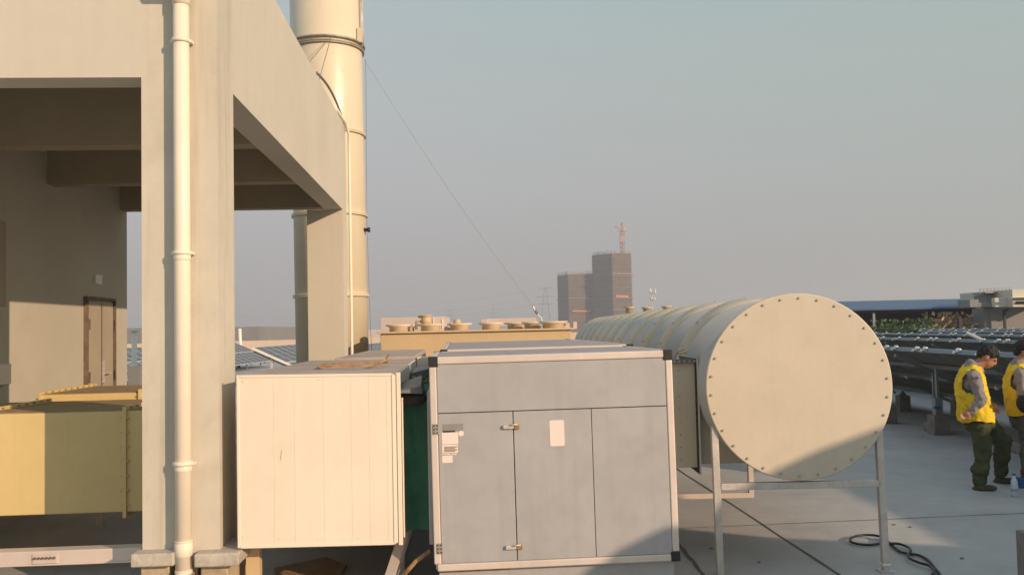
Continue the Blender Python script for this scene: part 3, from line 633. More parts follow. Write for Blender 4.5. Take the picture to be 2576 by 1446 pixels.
# ================================================================ FAN CABINET
fv = 14.0
fa, ftz = B.px(957, 838, fv); fb, _ = B.px(1437, 830, fv)
fc = thing('cooling_cabinet', 'long tan cooling cabinet carrying round fan stacks behind the grey units', 'cooling unit', B((fa + fb) / 2, fv + 1, 0))
q = MB(); q.box(B, fa, fb, fv, fv + 2.4, 0, ftz - .01); q.build('body', M['tan'], fc, .01)
q = MB(); q.box(B, fa - .05, fb + .04, fv - .05, fv + 2.45, ftz - .01, ftz + .02); q.build('top_lip', M['tan'], fc, .005)
for i, (x, vv, w_) in enumerate(((1003, 14.45, 62), (1022, 15.9, 54), (1083, 14.45, 64), (1100, 15.9, 56), (1156, 14.45, 62), (1235, 14.45, 60), (1300, 15.4, 62), (1340, 14.9, 56), (1392, 14.45, 72))):
    uu = B.px(x, 830, vv)[0]; r = w_ / 2 / F_PX * vv
    q = MB(); q.lathe(B(uu, vv, ftz + .02), (0, 0, 1), [(0, r * .74), (.07, r * .74), (.088, r * 1.02), (.112, r * 1.02), (.112, r * .9), (.06, r * .68)], 40); q.build('fan_stack', M['stack'], fc)
def farbox(nm, x0, y0, x1, y1, Y, dep, m, label, cat, legs=True, par=None):
    a = at(x0, y1, Y); b_ = at(x1, y0, Y)
    q = MB(); q.box(W, a.x, b_.x, Y, Y + dep, a.z, b_.z)
    if legs and a.z > 0: 
        for xx in (a.x + .05, b_.x - .1): q.box(W, xx, xx + .05, Y + .05, Y + .1, 0, a.z)
    o = q.build(nm, M[m], par, .006, loc=None if par else (a.x, Y, 0))
    return o if par else tag(o, label, cat)
farbox('pale_cabinet', 958, 796, 1118, 836, 17.5, 1.5, 'palebox', 'wide pale cabinet behind the left fan stacks', 'cabinet', False)
farbox('pale_cabinet', 1226, 799, 1349, 822, 17.8, 1.5, 'palebox', 'long pale cabinet behind the right fan stacks', 'cabinet', True)
farbox('pale_cabinet', 1210, 803, 1226, 816, 17.6, .4, 'palebox', 'tiny pale box left of the long pale cabinet', 'cabinet', True)
pm = thing('pump_motor', 'yellow pump motor with pipe on top of the cooling cabinet', 'motor', at(1072, 830, 15.3))
q = MB(); c0 = at(1072, 815, 15.3); q.cyl(c0 - Vector((0, 0, .03)), c0 + Vector((0, 0, .15)), .085, n=20); q.cyl(c0 + Vector((0, 0, .13)), c0 + Vector((0, 0, .155)), .1, n=20); q.build('body', M['tan'], pm)
q = MB(); q.path([c0 + Vector((-.17, 0, -.09)), c0 + Vector((-.17, 0, .04)), c0 + Vector((-.08, 0, .05))], .022); q.path([c0 + Vector((-.14, 0, .13)), c0 + Vector((-.05, 0, .12))], .018); q.build('elbow_pipe', M['flange'], pm)
pm2 = thing('control_panel', 'pale framed control panel right of the yellow pump motor', 'panel', at(1102, 830, 15.4))
a = at(1087, 833, 15.4); b_ = at(1117, 796, 15.4)
MB().box(W, a.x, b_.x, 15.4, 15.5, a.z, b_.z).build('body', M['palebox'], pm2, .005)
q = MB(); q.box(W, a.x + .02, a.x + .035, 15.39, 15.4, a.z + .08, b_.z - .03); q.box(W, a.x + .02, b_.x - .06, 15.39, 15.4, a.z + .07, a.z + .08); q.box(W, b_.x - .04, b_.x - .02, 15.385, 15.4, a.z + .05, b_.z - .05); q.build('frame_lines', M['white'], pm2)
pm3 = thing('fan_motor', 'small pink-tan motor above the third fan stack', 'motor', at(1150, 830, 15))
q = MB(); c0 = at(1150, 817, 14.9); q.cyl(c0, c0 + Vector((0, 0, .09)), .06, n=16); q.build('body', M['tan'], pm3)
q = MB(); q.path([c0 + Vector((-.14, 0, -.07)), c0 + Vector((-.12, 0, .03)), c0 + Vector((-.05, 0, .03))], .02); q.build('elbow_pipe', M['palebox'], pm3)
for i, (x, lb) in enumerate(((1134, 'cluster of pale valves left of the small fan motor'), (1435, 'cluster of pale valves at the right end of the cooling cabinet'))):
    q = MB(); c0 = at(x, 824, 14.8)
    for k in range(7):
        d = Vector((random.uniform(-.08, .08), random.uniform(-.1, .1), random.uniform(-.03, .07))); q.box(W, c0.x + d.x - .03, c0.x + d.x + .03, c0.y + d.y - .03, c0.y + d.y + .03, ftz, c0.z + d.z + .03)
    tag(q.build('valve_cluster', M['palebox'], loc=(c0.x, c0.y, ftz)), lb, 'valve')

# vents seen over the round duct
for i, (x, y, w_, lb) in enumerate(((1583, 778, 24, 'tan roof vent just right of the scaffolded tower'), (1628, 779, 26, 'tan roof vent below the antenna mast'), (1677, 776, 24, 'low roof vent right of the antenna mast'))):
    Y = 34; c0 = at(x, y, Y); r = w_ / 2 / F_PX * Y
    q = MB(); q.lathe((c0.x, Y, 0), (0, 0, 1), [(0, r * .8), (c0.z + .03, r * .8), (c0.z + .05, r * 1.1), (c0.z + .10, r * 1.1), (c0.z + .10, r * .7)], 24)
    tag(q.build('roof_vent', M['tan'], loc=(c0.x, Y, 0)), lb, 'roof vent', 'roof vents beyond the round duct')

# ================================================================ SOLAR RACKS
def solar(xt, y0, y1, label, group, clampers=True):
    PM, PF = ('pback', 'pframe') if clampers else ('glass', 'pale_frame')
    zt_, zl = 1.38, .30; wd = 2.3; t = thing('solar_rack', label, 'solar rack', (xt + 1, (y0 + y1) / 2, 0), group)
    n = max(1, int(round((y1 - y0) / 1.0))); dy = (y1 - y0) / n
    sl_ = Vector((wd, 0, zl - zt_)).normalized(); nr = Vector((-sl_.z, 0, sl_.x)); Ls = math.hypot(wd, zt_ - zl)
    first = {}
    def cp(key, maker, off):
        if key not in first:
            first[key] = maker(); o = first[key]; o['_b'] = 0; del o['_b']; base = o.location.copy(); first[key + '_l'] = base
            o.location = base + off; 
            return
        o = first[key].copy(); COL.objects.link(o); o.parent = first[key].parent; o.location = first[key + '_l'] + off
        for c in first[key].children:
            cc = c.copy(); COL.objects.link(cc); cc.parent = o
    P0 = Vector((xt, y0, zt_))
    for tier in (0, 1):
        def mk():
            a = P0; h = Ls / 2 - .02
            p = MB(); th = .035
            def Q(s, yy, k): return a + sl_ * s + Vector((0, yy, 0)) + nr * k
            p.hexa([Q(.02, .02, 0), Q(h - .02, .02, 0), Q(h - .02, dy - .02, 0), Q(.02, dy - .02, 0), Q(.02, .02, th - .004), Q(h - .02, .02, th - .004), Q(h - .02, dy - .02, th - .004), Q(.02, dy - .02, th - .004)])
            o = p.build('solar_panel', M[PM], t)
            p = MB()
            for s0, s1, c0, c1 in ((0, h, 0.003, .028), (0, h, dy - .028, dy - .003), (0, .03, .028, dy - .028), (h - .03, h, .028, dy - .028)):
                p.hexa([Q(s0, c0, -.002), Q(s1, c0, -.002), Q(s1, c1, -.002), Q(s0, c1, -.002), Q(s0, c0, th), Q(s1, c0, th), Q(s1, c1, th), Q(s0, c1, th)])
            for kk in range(1, 4): p.hexa([Q(h * kk / 4 - .004, .03, th - .003), Q(h * kk / 4 + .004, .03, th - .003), Q(h * kk / 4 + .004, dy - .03, th - .003), Q(h * kk / 4 - .004, dy - .03, th - .003), Q(h * kk / 4 - .004, .03, th - .001), Q(h * kk / 4 + .004, .03, th - .001), Q(h * kk / 4 + .004, dy - .03, th - .001), Q(h * kk / 4 - .004, dy - .03, th - .001)])
            f = p.build('panel_frame', M[PF], o)
            return o
        for k in range(min(n, 50)): cp('p', mk, sl_ * (Ls / 2 * tier) + Vector((0, dy * k, 0)))
    for s in (.03, .62, 1.25, 2.2):
        q = MB(); a = P0 + sl_ * s - nr * (.018 if s < .1 else .05)
        q.bar(a, a + Vector((0, y1 - y0, 0)), .05, .03 if s < .1 else .06, nr); q.build('rail', M['pframe'] if s < .1 else M['rail'], t)
    if not clampers:
        q = MB(); q.bar(P0 - Vector((0, .03, 0)) + nr * .0, P0 + sl_ * Ls - Vector((0, .03, 0)), .05, .07, nr); q.build('end_trim', M['white'], t)
    yy = y0 + (.9 if clampers else .1)
    def mkp():
        a = Vector((xt + .62, y0, 0)); q = MB(); pw_ = .018 if clampers else .045; q.box(W, a.x - pw_, a.x + pw_, y0 - pw_, y0 + pw_, .0, 1.03); return q.build('post', M['rail' if clampers else 'galv'], t)
    def mkp2():
        q = MB(); q.box(W, xt + 1.9, xt + 1.95, y0 - .03, y0 + .03, .0, .42); return q.build('post', M['rail'], t)
    def mkb():
        q = MB(); a = xt + .62
        q.hexa([Vector((a + sx * w_, y0 + sy * w_, z)) for z, w_ in ((0, .14), (.16, .13)) for sx, sy in ((-1, -1), (1, -1), (1, 1), (-1, 1))]); return q.build('footing', M['block'], t, .02)
    def mkr():
        a = P0 + sl_ * .05 - nr * .1; b_ = P0 + sl_ * (Ls - .05) - nr * .1; q = MB(); q.bar(a, b_, .05, .05, nr); return q.build('rafter', M['rail'], t)
    while yy < y1:
        cp('post', mkp, Vector((0, yy - y0, 0))); cp('post2', mkp2, Vector((0, yy - y0, 0))); cp('foot', mkb, Vector((0, yy - y0, 0))); cp('raft', mkr, Vector((0, yy - y0, 0)))
        yy += 2.6
    if clampers:
        def mkc():
            q = MB(); a = P0 + nr * .01
            for d in ((-.0, 0, 0), (.03, .07, .02), (-.03, .05, -.02), (0, -.05, .02)): q.ball(a + Vector(d), .027, .032, .024, 7)
            return q.build('clamp', M['clamp'], t)
        for k in range(min(n + 1, 90)):
            cp('c', mkc, Vector((0, dy * k + random.uniform(-.05, .05), 0)))
            if k % 3 != 1: cp('c', mkc, Vector((0, dy * k + .3 + random.uniform(-.08, .08), random.uniform(-.03, 0))))
        def mkc2():
            q = MB(); a = P0 + sl_ * 1.25 - nr * .08; q.ball(a, .03, .05, .035, 7); q.bar(a + Vector((0, .04, 0)), a + Vector((0, .3, 0)), .008); return q.build('clip', M['clamp'], t)
        if xt < 8:
            for k in range(n): cp('c2', mkc2, Vector((0, dy * k + random.uniform(-.1, .1), 0)))
    return t
gR = 'solar racks right of the round duct'
rows = ((6.3, 8.6, 35, 'nearest solar rack with dark underside and pale clamps behind the workers'), (9.7, 14.5, 36, 'second solar rack from the workers on the right'), (13.1, 20.5, 36, 'third solar rack from the workers on the right'), (16.5, 26.5, 36, 'fourth solar rack from the workers on the right'), (19.9, 32.5, 44, 'farthest solar rack on the right, before the grey building'))
for x, a, b_, lb in rows: solar(x, a, b_, lb, gR)
gL = 'solar racks seen left of the chimney'
solar(-8.8, 30, 45, 'solar rack with white front edge and post seen between column and chimney', gL, False)
solar(-16, 26, 51, 'solar rack lower left behind the white-edged one, seen beside the column', gL, False)
solar(-5.4, 30, 44, 'sliver of solar rack seen right of the chimney foot', gL, False)
a = at(2433, 836, 14.5); b_ = at(2467, 853, 12.6)
q = MB(); a = at(2433, 837, 22.5); b_ = at(2468, 853.5, 19.5); q.bar(a, b_, .05, .05); tag(q.build('pale_lath', M['white'], loc=a), 'sunlit pale wooden lath lying across the solar racks above the worker', 'lath')

# small things on the deck at right
def block(px, py, w_, h, top, lb):
    p = gz(px, py); q = MB(); q.hexa([p + Vector((sx * ww, .12 + sy * ww, z)) for z, ww in ((0, w_), (h, w_ * .94)) for sx, sy in ((-1, -1), (1, -1), (1, 1), (-1, 1))])
    if top: q.hexa([p + Vector((sx * ww, .12 + sy * ww, z)) for z, ww in ((h, w_ * .6), (h + .1, w_ * .1)) for sx, sy in ((-1, -1), (1, -1), (1, 1), (-1, 1))])
    tag(q.build('concrete_block', M['block'], loc=p, bevel=.015), lb, 'concrete block', 'loose concrete blocks on the roof deck')
block(2279, 1035, .115, .32, True, 'concrete block with pointed top standing right of the round end cover')
block(2418, 1050, .10, .33, False, 'concrete block half hidden behind the worker in the yellow vest')
block(2240, 1066, .13, .3, False, 'concrete block peeking out from behind the round end cover')
pp = gz(2372, 1094)
cb = thing('footed_post', 'grey post standing in a square concrete block left of the worker', 'post', pp)
q = MB(); q.hexa([pp + Vector((sx * ww, .13 + sy * ww, z)) for z, ww in ((0, .135), (.31, .125)) for sx, sy in ((-1, -1), (1, -1), (1, 1), (-1, 1))]); q.build('footing', M['block'], cb, .015)
q = MB(); q.box(W, pp.x - .06, pp.x + .06, pp.y + .08, pp.y + .2, .31, .58); q.build('sleeve', M['rail'], cb)
q = MB(); q.box(W, pp.x - .018, pp.x + .018, pp.y + .1, pp.y + .16, .58, 1.06); q.build('pole', M['rail'], cb)
p = at(2358, 1025, pp.y); q = MB(); q.box(W, p.x - .05, p.x + .04, p.y - .02, p.y + .03, p.z - .02, p.z + .02); q.bar(p + Vector((0, .02, 0)), Vector((pp.x, pp.y + .12, p.z)), .012); q.build('blue_tag', M['blue'], cb)
q = MB(); hp = []
for k in range(31):
    t = 2 * math.pi * k / 30; hp.append(gz(2182 + 44 * math.cos(t + .2), 1357 + 12.5 * math.sin(t + .2), .014 + .0006 * k))
q.path(hp, .0105, 8)
def smooth(pts, n=8):
    o = []
    for i in range(len(pts) - 1):
        p0 = pts[max(i - 1, 0)]; p1 = pts[i]; p2 = pts[i + 1]; p3 = pts[min(i + 2, len(pts) - 1)]
        for k in range(n):
            t = k / n; o.append(tuple(.5 * ((2 * p1[j]) + (-p0[j] + p2[j]) * t + (2 * p0[j] - 5 * p1[j] + 4 * p2[j] - p3[j]) * t * t + (-p0[j] + 3 * p1[j] - 3 * p2[j] + p3[j]) * t ** 3) for j in (0, 1)))
    o.append(pts[-1]); return o
q.path([gz(x, y, .016) for x, y in smooth([(2222, 1351), (2242, 1368), (2262, 1385), (2285, 1392), (2310, 1395), (2335, 1408), (2352, 1428), (2372, 1452)])], .0105, 8)
q.path([gz(x, y, .03) for x, y in smooth([(2236, 1366), (2262, 1367), (2285, 1376), (2291, 1386), (2284, 1394), (2290, 1404), (2315, 1415), (2338, 1422), (2350, 1436), (2345, 1446)])], .0105, 8)
tag(q.build('black_hose', M['rubber'], loc=gz(2182, 1357)), 'black hose looped on the concrete deck by the right stand leg', 'hose')
bp_ = gz(2553, 1249)
bt = thing('water_bottle', 'clear plastic water bottle standing on the deck near the second worker', 'bottle', bp_)
q = MB(); q.lathe(bp_, (0, 0, 1), [(0, .028), (.01, .033), (.1, .032), (.16, .033), (.19, .02), (.205, .014), (.22, .014)], 20); q.build('body', M['water'], bt)
q = MB(); q.lathe(bp_ + Vector((0, 0, .2195)), (0, 0, 1), [(0, .0155), (.02, .0155)], 14); q.build('cap', M['blue'], bt)
q = MB(); q.lathe(bp_ + Vector((0, 0, .06)), (0, 0, 1), [(0, .0328), (0, .0342), (.06, .0342), (.06, .0328)], 20); q.build('label_band', M['paper'], bt)
bp2 = gz(2574, 1226)
q = MB(); q.hexa([bp2 + Vector((sx * ww, sy * ww * .8, z)) for z, ww in ((0, .055), (.11, .065)) for sx, sy in ((-1, -1), (1, -1), (1, 1), (-1, 1))]); tag(q.build('blue_tub', M['blue'], loc=bp2, bevel=.01), 'small blue plastic tub behind the water bottle', 'tub')
p = gz(2600, 1500); q = MB(); q.box(W, at(2567, 1400, p.y).x, at(2620, 1400, p.y).x, p.y - .05, p.y + .05, 0, at(2567, 1335, p.y).z); tag(q.build('steel_post', M['block'], loc=(p.x, p.y, 0), bevel=.01), 'dark stub post at the lower right edge of the deck', 'post')

for k, (x, y, lb) in enumerate(((1790, 1380, 'tiny pale pebble on the shaded deck left of the hose'), (2250, 1320, 'small dark chip on the sunlit strip of deck right of the stand leg'), (2290, 1326, 'small flat chip beside the dark one on the sunlit deck strip'), (1480 + 430, 1414, 'little pebble on the deck below the round end cover'), (2420, 1405, 'small grey pebble on the deck right of the hose'))):
    p = gz(x, y); q = MB(); q.ball(p + Vector((0, 0, .006)), random.uniform(.012, .022), .012, .008, 8); tag(q.build('pebble', M['block'], loc=p), lb, 'pebble')
# ================================================================ PEOPLE
def person(foot, yaw, label, pose):
    root = thing('person', label, 'person', foot, 'workers in yellow vests')
    fw = Vector((math.cos(yaw), math.sin(yaw), 0)); lf = Vector((-math.sin(yaw), math.cos(yaw), 0))
    def X(a, b, z): return Vector(foot) + fw * a + lf * b + Vector((0, 0, z))
    def limb(q, pts):      # pts: (a,b,z,r)
        for p, n in zip(pts, pts[1:]):
            A = X(*p[:3]); C = X(*n[:3]); q.cyl(A, C, p[3], n[3], 14); q.ball(A, p[3]); q.ball(C, n[3])
    def fold(o, dz, ds):
        tx = bpy.data.textures.new('folds', 'CLOUDS'); tx.noise_scale = ds; tx.noise_depth = 3
        d = o.modifiers.new('d', 'DISPLACE'); d.texture = tx; d.strength = dz; d.mid_level = .5; d.texture_coords = 'GLOBAL'
    def remesh(o, vs=.011, it=4, dz=0, ds=.06):
        r = o.modifiers.new('r', 'REMESH'); r.mode = 'VOXEL'; r.voxel_size = vs; r.use_smooth_shade = True
        s = o.modifiers.new('s', 'SMOOTH'); s.factor = .5; s.iterations = it
        if dz: fold(o, dz, ds)
        return o
    rot = Matrix.Rotation(yaw, 4, 'Z')
    P = pose; hx, hb, hz_ = P['head']; pit = Matrix.Rotation(P['nod'], 4, 'Y')
    q = MB()
    def HP(a, b, z): return X(hx, hb, hz_) + (rot @ pit @ Vector((a, b, z)))
    q.ball(HP(-.01, 0, .015), .098, .076, .10, 20, rot @ pit); q.ball(HP(.03, 0, -.05), .066, .058, .068, 16, rot @ pit)
    q.ball(HP(.055, 0, -.095), .03, .03, .026, 12, rot @ pit)           # chin
    q.ball(HP(.098, 0, -.02), .018, .013, .026, 10, rot @ pit); q.ball(HP(.105, 0, -.035), .014, .016, .012, 10, rot @ pit)   # nose
    q.ball(HP(.08, 0, .012), .02, .05, .012, 10, rot @ pit)            # brow
    q.ball(HP(.088, 0, -.062), .014, .022, .007, 10, rot @ pit); q.ball(HP(.086, 0, -.074), .013, .02, .007, 10, rot @ pit)   # lips
    for s in (-1, 1): q.ball(HP(-.005, s * .078, -.02), .022, .01, .034, 10, rot @ pit)
    limb(q, [(P['neck'][0], P['neck'][1], P['neck'][2], .062), (hx - .02, hb, hz_ - .05, .055)])
    for (a, z, ra, rb) in P['torso']: q.ball(X(a, 0, z), ra * .82, rb * .82, .11, 14, rot)
    for L in P['legs']: limb(q, [(p[0], p[1], p[2], p[3] * .72) for p in L['pts']])
    for A in P['arms']:
        limb(q, [(p[0], p[1], p[2], p[3] * .72) for p in A['pts']])
        wx, wb, wz = A['pts'][-1][:3]; hd = Vector(A['dir']).normalized(); sd = Vector(A.get('side', (0, 0, 1))).normalized()
        pc = Vector((wx, wb, wz)) + hd * .05
        limb(q, [(wx, wb, wz, .024), (*pc, .03)])
        cu = hd.cross(sd).normalized() * A.get('curl', 1)
        for k in range(4):
            o_ = sd * (.012 * (k - 1.5) * 1.5); l1 = (.034, .038, .036, .028)[k]
            b0_ = pc + hd * .02 + o_; b1 = b0_ + hd * l1; b2 = b1 + hd * l1 * .6 + cu * l1 * .6
            limb(q, [(*b0_, .0095), (*b1, .009), (*b2, .0075)])
        tb0 = pc - hd * .02 + sd * .022; tb1 = tb0 + sd * .03 + hd * .015; tb2 = tb1 + hd * .028
        limb(q, [(*tb0, .012), (*tb1, .01), (*tb2, .0085)])
    remesh(q.build('body', M['skin'], root), .009, 2)
    q = MB(); q.ball(HP(-.018, 0, .038), .106, .085, .098, 24, rot @ pit); q.ball(HP(-.06, 0, .0), .06, .074, .07, 16, rot @ pit); q.ball(HP(.045, 0, .07), .042, .058, .03, 14, rot @ pit)
    for s in (-1, 1): q.ball(HP(.02, s * .066, .02), .03, .014, .035, 10, rot @ pit)
    h = remesh(q.build('hair', M['hair'], root), .009, 1, .035, .025)
    # eyes
    q = MB()
    for s in (-1, 1): q.ball(HP(.078, s * .03, -.008), .009, .011, .006, 8, rot @ pit)
    q.build('eyes', M['hair'], root)
    # trousers
    q = MB()
    for (a, z, ra, rb) in P['hips']: q.ball(X(a, 0, z), ra, rb, .10, 16, rot)
    for L in P['legs']: limb(q, L['pts'])
    for L in P['legs']:
        for (a, b, z, r) in L['pts'][1:]:
            for k in range(3): q.ball(X(a + random.uniform(-.02, .02), b + random.uniform(-.02, .02), z + .05 + random.uniform(-.04, .1)), r * 1.02, r * .9, .025, 10)
    remesh(q.build('trousers', M[P['tm']], root), .011, 3, .06, .09)
    for L in P['legs']:
        f = L['foot']; q = MB(); ang = L.get('yaw', 0); fr_ = Matrix.Rotation(yaw + ang, 4, 'Z')
        q.ball(X(f[0], f[1], f[2] + .045), .055, .045, .05, 14, fr_); q.ball(X(*f) + fr_ @ Vector((.09, 0, .032)), .085, .046, .034, 14, fr_); q.ball(X(*f) + fr_ @ Vector((.02, 0, .02)), .1, .044, .024, 14, fr_)
        remesh(q.build('shoe', M['shoe'], root), .009, 2)
    # shirt = sleeves + collar + shirt body
    q = MB()
    for A in P['arms']:
        limb(q, A['pts']); 
        for (p, n) in zip(A['pts'], A['pts'][1:]):
            for k in range(6):
                t = (k + .5) / 6; q.ball(X(*(p[i] * (1 - t) + n[i] * t + random.uniform(-.012, .012) for i in range(3))), (p[3] * (1 - t) + n[3] * t) * 1.07, None, .02, 10)
    for (a, z, ra, rb) in P['torso']: q.ball(X(a, 0, z), ra * .93, rb * .93, .12, 14, rot)
    limb(q, [(P['neck'][0] - .0, 0, P['neck'][2] - .06, .085), (P['neck'][0] + .005, 0, P['neck'][2] - .015, .072)])
    remesh(q.build('shirt', M['shirt'], root), .010, 2, .045, .06)
    # vest: lofted shell with armholes
    q = MB(); rings = []; nA = 72; V = P['vest']
    for i in range(len(V) * 8 - 7):
        k = i / 8; a_ = V[int(k)]; b_ = V[min(int(k) + 1, len(V) - 1)]; t = k - int(k)
        z = a_[1] * (1 - t) + b_[1] * t; a = a_[0] * (1 - t) + b_[0] * t; ra = a_[2] * (1 - t) + b_[2] * t; rb = a_[3] * (1 - t) + b_[3] * t
        ring = []
        for j_ in range(nA):
            th = 2 * math.pi * j_ / nA; wv = .86 if 0 else 1 + .018 * math.sin(th * 7 + z * 9) + .015 * math.sin(th * 13 - z * 21)
            ring.append((X(a + ra * .84 * wv * math.cos(th), rb * wv * math.sin(th), z + .008 * math.sin(th * 3)), th, z))
        rings.append(ring)
    vs = [[q.bm.verts.new(p[0]) for p in r] for r in rings]
    for i in range(len(vs) - 1):
        for j_ in range(nA):
            th = (rings[i][j_][1] + math.pi / nA) % (2 * math.pi); z = rings[i][j_][2]
            side = min(abs(th - math.pi / 2), abs(th - 3 * math.pi / 2))
            if (side / .72) ** 2 + ((z - (P['arm0'] + P['arm1']) / 2) / ((P['arm1'] - P['arm0']) / 2)) ** 2 < 1: continue
            f = q.bm.faces.new((vs[i][j_], vs[i][(j_ + 1) % nA], vs[i + 1][(j_ + 1) % nA], vs[i + 1][j_])); f.smooth = True
    o = q.build('vest', M['vest'], root)
    so_ = o.modifiers.new('t', 'SOLIDIFY'); so_.thickness = .012; so_.offset = 1
    ss = o.modifiers.new('ss', 'SUBSURF'); ss.levels = 1; ss.render_levels = 1; fold(o, .05, .09)
    return root, X
f1 = gz(2478, 1230)
pose1 = dict(head=(.085, 0, 1.435), nod=.62, neck=(-.035, 0, 1.33), tm='trousers',
    torso=((-.06, .86, .15, .18), (-.08, 1.0, .15, .18), (-.09, 1.13, .15, .19), (-.085, 1.24, .12, .19), (-.075, 1.29, .09, .13)),
    hips=((-.04, .80, .15, .17), (-.03, .70, .155, .175)),
    legs=(dict(pts=((-.03, -.09, .72, .105), (-.01, -.09, .42, .085), (-.055, -.09, .10, .072)), foot=(-.06, -.09, 0)),
          dict(pts=((.04, .10, .72, .105), (.215, .24, .46, .085), (.20, .42, .13, .07)), foot=(.19, .45, .0), yaw=-.1)),
    arms=(dict(pts=((-.075, -.19, 1.24, .062), (-.01, -.23, .98, .054), (-.115, -.235, .86, .04)), dir=(-.7, -.1, -.45), side=(.4, 0, -.8)),
          dict(pts=((-.05, .19, 1.22, .06), (.02, .2, .98, .05), (.1, .1, .88, .04)), dir=(.6, -.6, -.3), side=(0, 0, 1))),
    vest=((-.05, .74, .195, .215), (-.06, .80, .20, .22), (-.075, .95, .185, .215), (-.09, 1.1, .178, .215), (-.09, 1.2, .155, .21), (-.085, 1.28, .12, .18), (-.075, 1.335, .088, .115)),
    arm0=1.02, arm1=1.29)
rt, X1 = person(f1, -.40, 'bowed worker in yellow vest and dark green trousers, head down, seen from the side', pose1)
q = MB(); q.path([X1(-.2, -.2, .93), X1(-.17, -.225, .895), X1(-.16, -.23, .87)], .012); q.build('vest_tie', M['vest'], rt)
f2 = gz(2590, 1222)
pose2 = dict(head=(.02, 0, 1.47), nod=.35, neck=(-.05, 0, 1.33), tm='trousers2',
    torso=((-.03, .86, .15, .18), (-.04, 1.0, .15, .18), (-.05, 1.13, .15, .19), (-.05, 1.24, .12, .19), (-.05, 1.29, .09, .13)),
    hips=((-.02, .80, .15, .17), (-.01, .70, .155, .175)),
    legs=(dict(pts=((0, -.09, .72, .1), (.0, -.09, .42, .08), (-.02, -.09, .10, .07)), foot=(-.03, -.09, 0)),
          dict(pts=((.02, .10, .72, .1), (.08, .12, .46, .08), (.06, .14, .10, .07)), foot=(.05, .14, .0))),
    arms=(dict(pts=((-.06, -.19, 1.24, .062), (-.04, -.25, 1.02, .054), (.14, -.22, 1.0, .04)), dir=(.9, .2, 0), side=(0, .1, 1)),
          dict(pts=((-.03, .19, 1.22, .06), (.02, .2, .98, .05), (.2, .1, 1.0, .04)), dir=(.8, -.5, 0), side=(0, 0, 1))),
    vest=((-.03, .78, .19, .21), (-.03, .84, .19, .22), (-.04, .97, .185, .215), (-.05, 1.1, .178, .215), (-.05, 1.2, .155, .21), (-.05, 1.28, .12, .18), (-.05, 1.335, .088, .115)),
    arm0=1.02, arm1=1.29)
rt2, X2 = person(f2, -.42, 'second worker in yellow vest cut off by the right edge, black bag at the waist', pose2)
q = MB(); q.ball(X2(.0, -.25, .93), .13, .06, .12, 16); o = q.build('shoulder_bag', M['bag'], loc=X2(0, -.25, .93)); tag(o, 'black shoulder bag at the waist of the worker cut off by the right edge', 'bag')
q = MB(); c0 = X2(.12, -.29, 1.03); q.hexa([c0 + Vector((a_, 0 + c_, b_2)) for b_2 in (0, .004) for a_, c_ in ((-.1, -.07), (.12, -.07), (.12, .08), (-.1, .08))]); tag(q.build('paper_sheet', M['paper'], loc=c0), 'pale sheet of paper held by the worker at the right edge', 'paper')

# ================================================================ FAR BACKGROUND
def wbox(nm, x0, y0, x1, y1, Y, dep, m, label, cat, zb=0.0):
    a = at(x0, y0, Y); b_ = at(x1, y0, Y); q = MB(); q.box(W, a.x, b_.x, Y, Y + dep, zb, (a.z + b_.z) / 2); return tag(q.build(nm, M[m], loc=((a.x + b_.x) / 2, Y, zb)), label, cat)
pw = MB(); pw.hexa([at(250, 862, 58) * Vector((1, 1, 0)) if 0 else Vector((-30, 62, 0)), Vector((12, 64, 0)), Vector((12, 64.4, 0)), Vector((-30, 62.4, 0)), Vector((-30, 62, 1.35)), Vector((12, 64, 1.5)), Vector((12, 64.4, 1.5)), Vector((-30, 62.4, 1.35))])
tag(pw.build('parapet_wall', M['wallp'], loc=(-10, 63, 0)), 'low sunlit cream parapet wall at the far edge of the roof deck', 'wall')
wbox('far_warehouse', 560, 822, 652, 850, 120, 30, 'wallg', 'grey corrugated warehouse beyond the parapet, beside the front column', 'warehouse', -12)
wbox('far_block', 640, 823, 790, 850, 260, 40, 'wallg', 'low hazy block beyond the parapet, between column and chimney', 'building', -12)
wbox('far_block', 926, 828, 1000, 850, 240, 40, 'palebox', 'low pale hazy block between the chimney and the cooling cabinet', 'building', -12)
wbox('far_hall', 250, 826, 352, 850, 90, 25, 'wallg', 'low grey hall seen between the inner wall and the front column', 'building', -12)
q = MB(); p = at(338, 968, 19); q.cyl((p.x, 19, 0), (p.x, 19, at(338, 834, 19).z), .055, n=16); q.cyl((p.x, 19, at(338, 834, 19).z), (p.x, 19, at(338, 828, 19).z), .075, n=16); q.cyl((p.x, 19, at(338, 828, 19).z), (p.x, 19, at(338, 825, 19).z), .05, n=16)
tag(q.build('vent_pipe', M['white'], loc=(p.x, 19, 0)), 'white capped vent pipe seen in the gap left of the front column', 'vent pipe')
q = MB(); p = at(606, 860, 54); q.cyl((p.x, 54, 0), (at(603, 825, 54).x, 54, at(603, 826, 54).z), .1, n=12); tag(q.build('white_pole', M['white'], loc=(p.x, 45, 0)), 'short white pole above the parapet right beside the front column', 'pole')
wbox('grey_cabinet', 322, 922, 352, 960, 15.5, .5, 'wallg', 'low grey cabinet seen in the gap left of the front column', 'cabinet', 0)

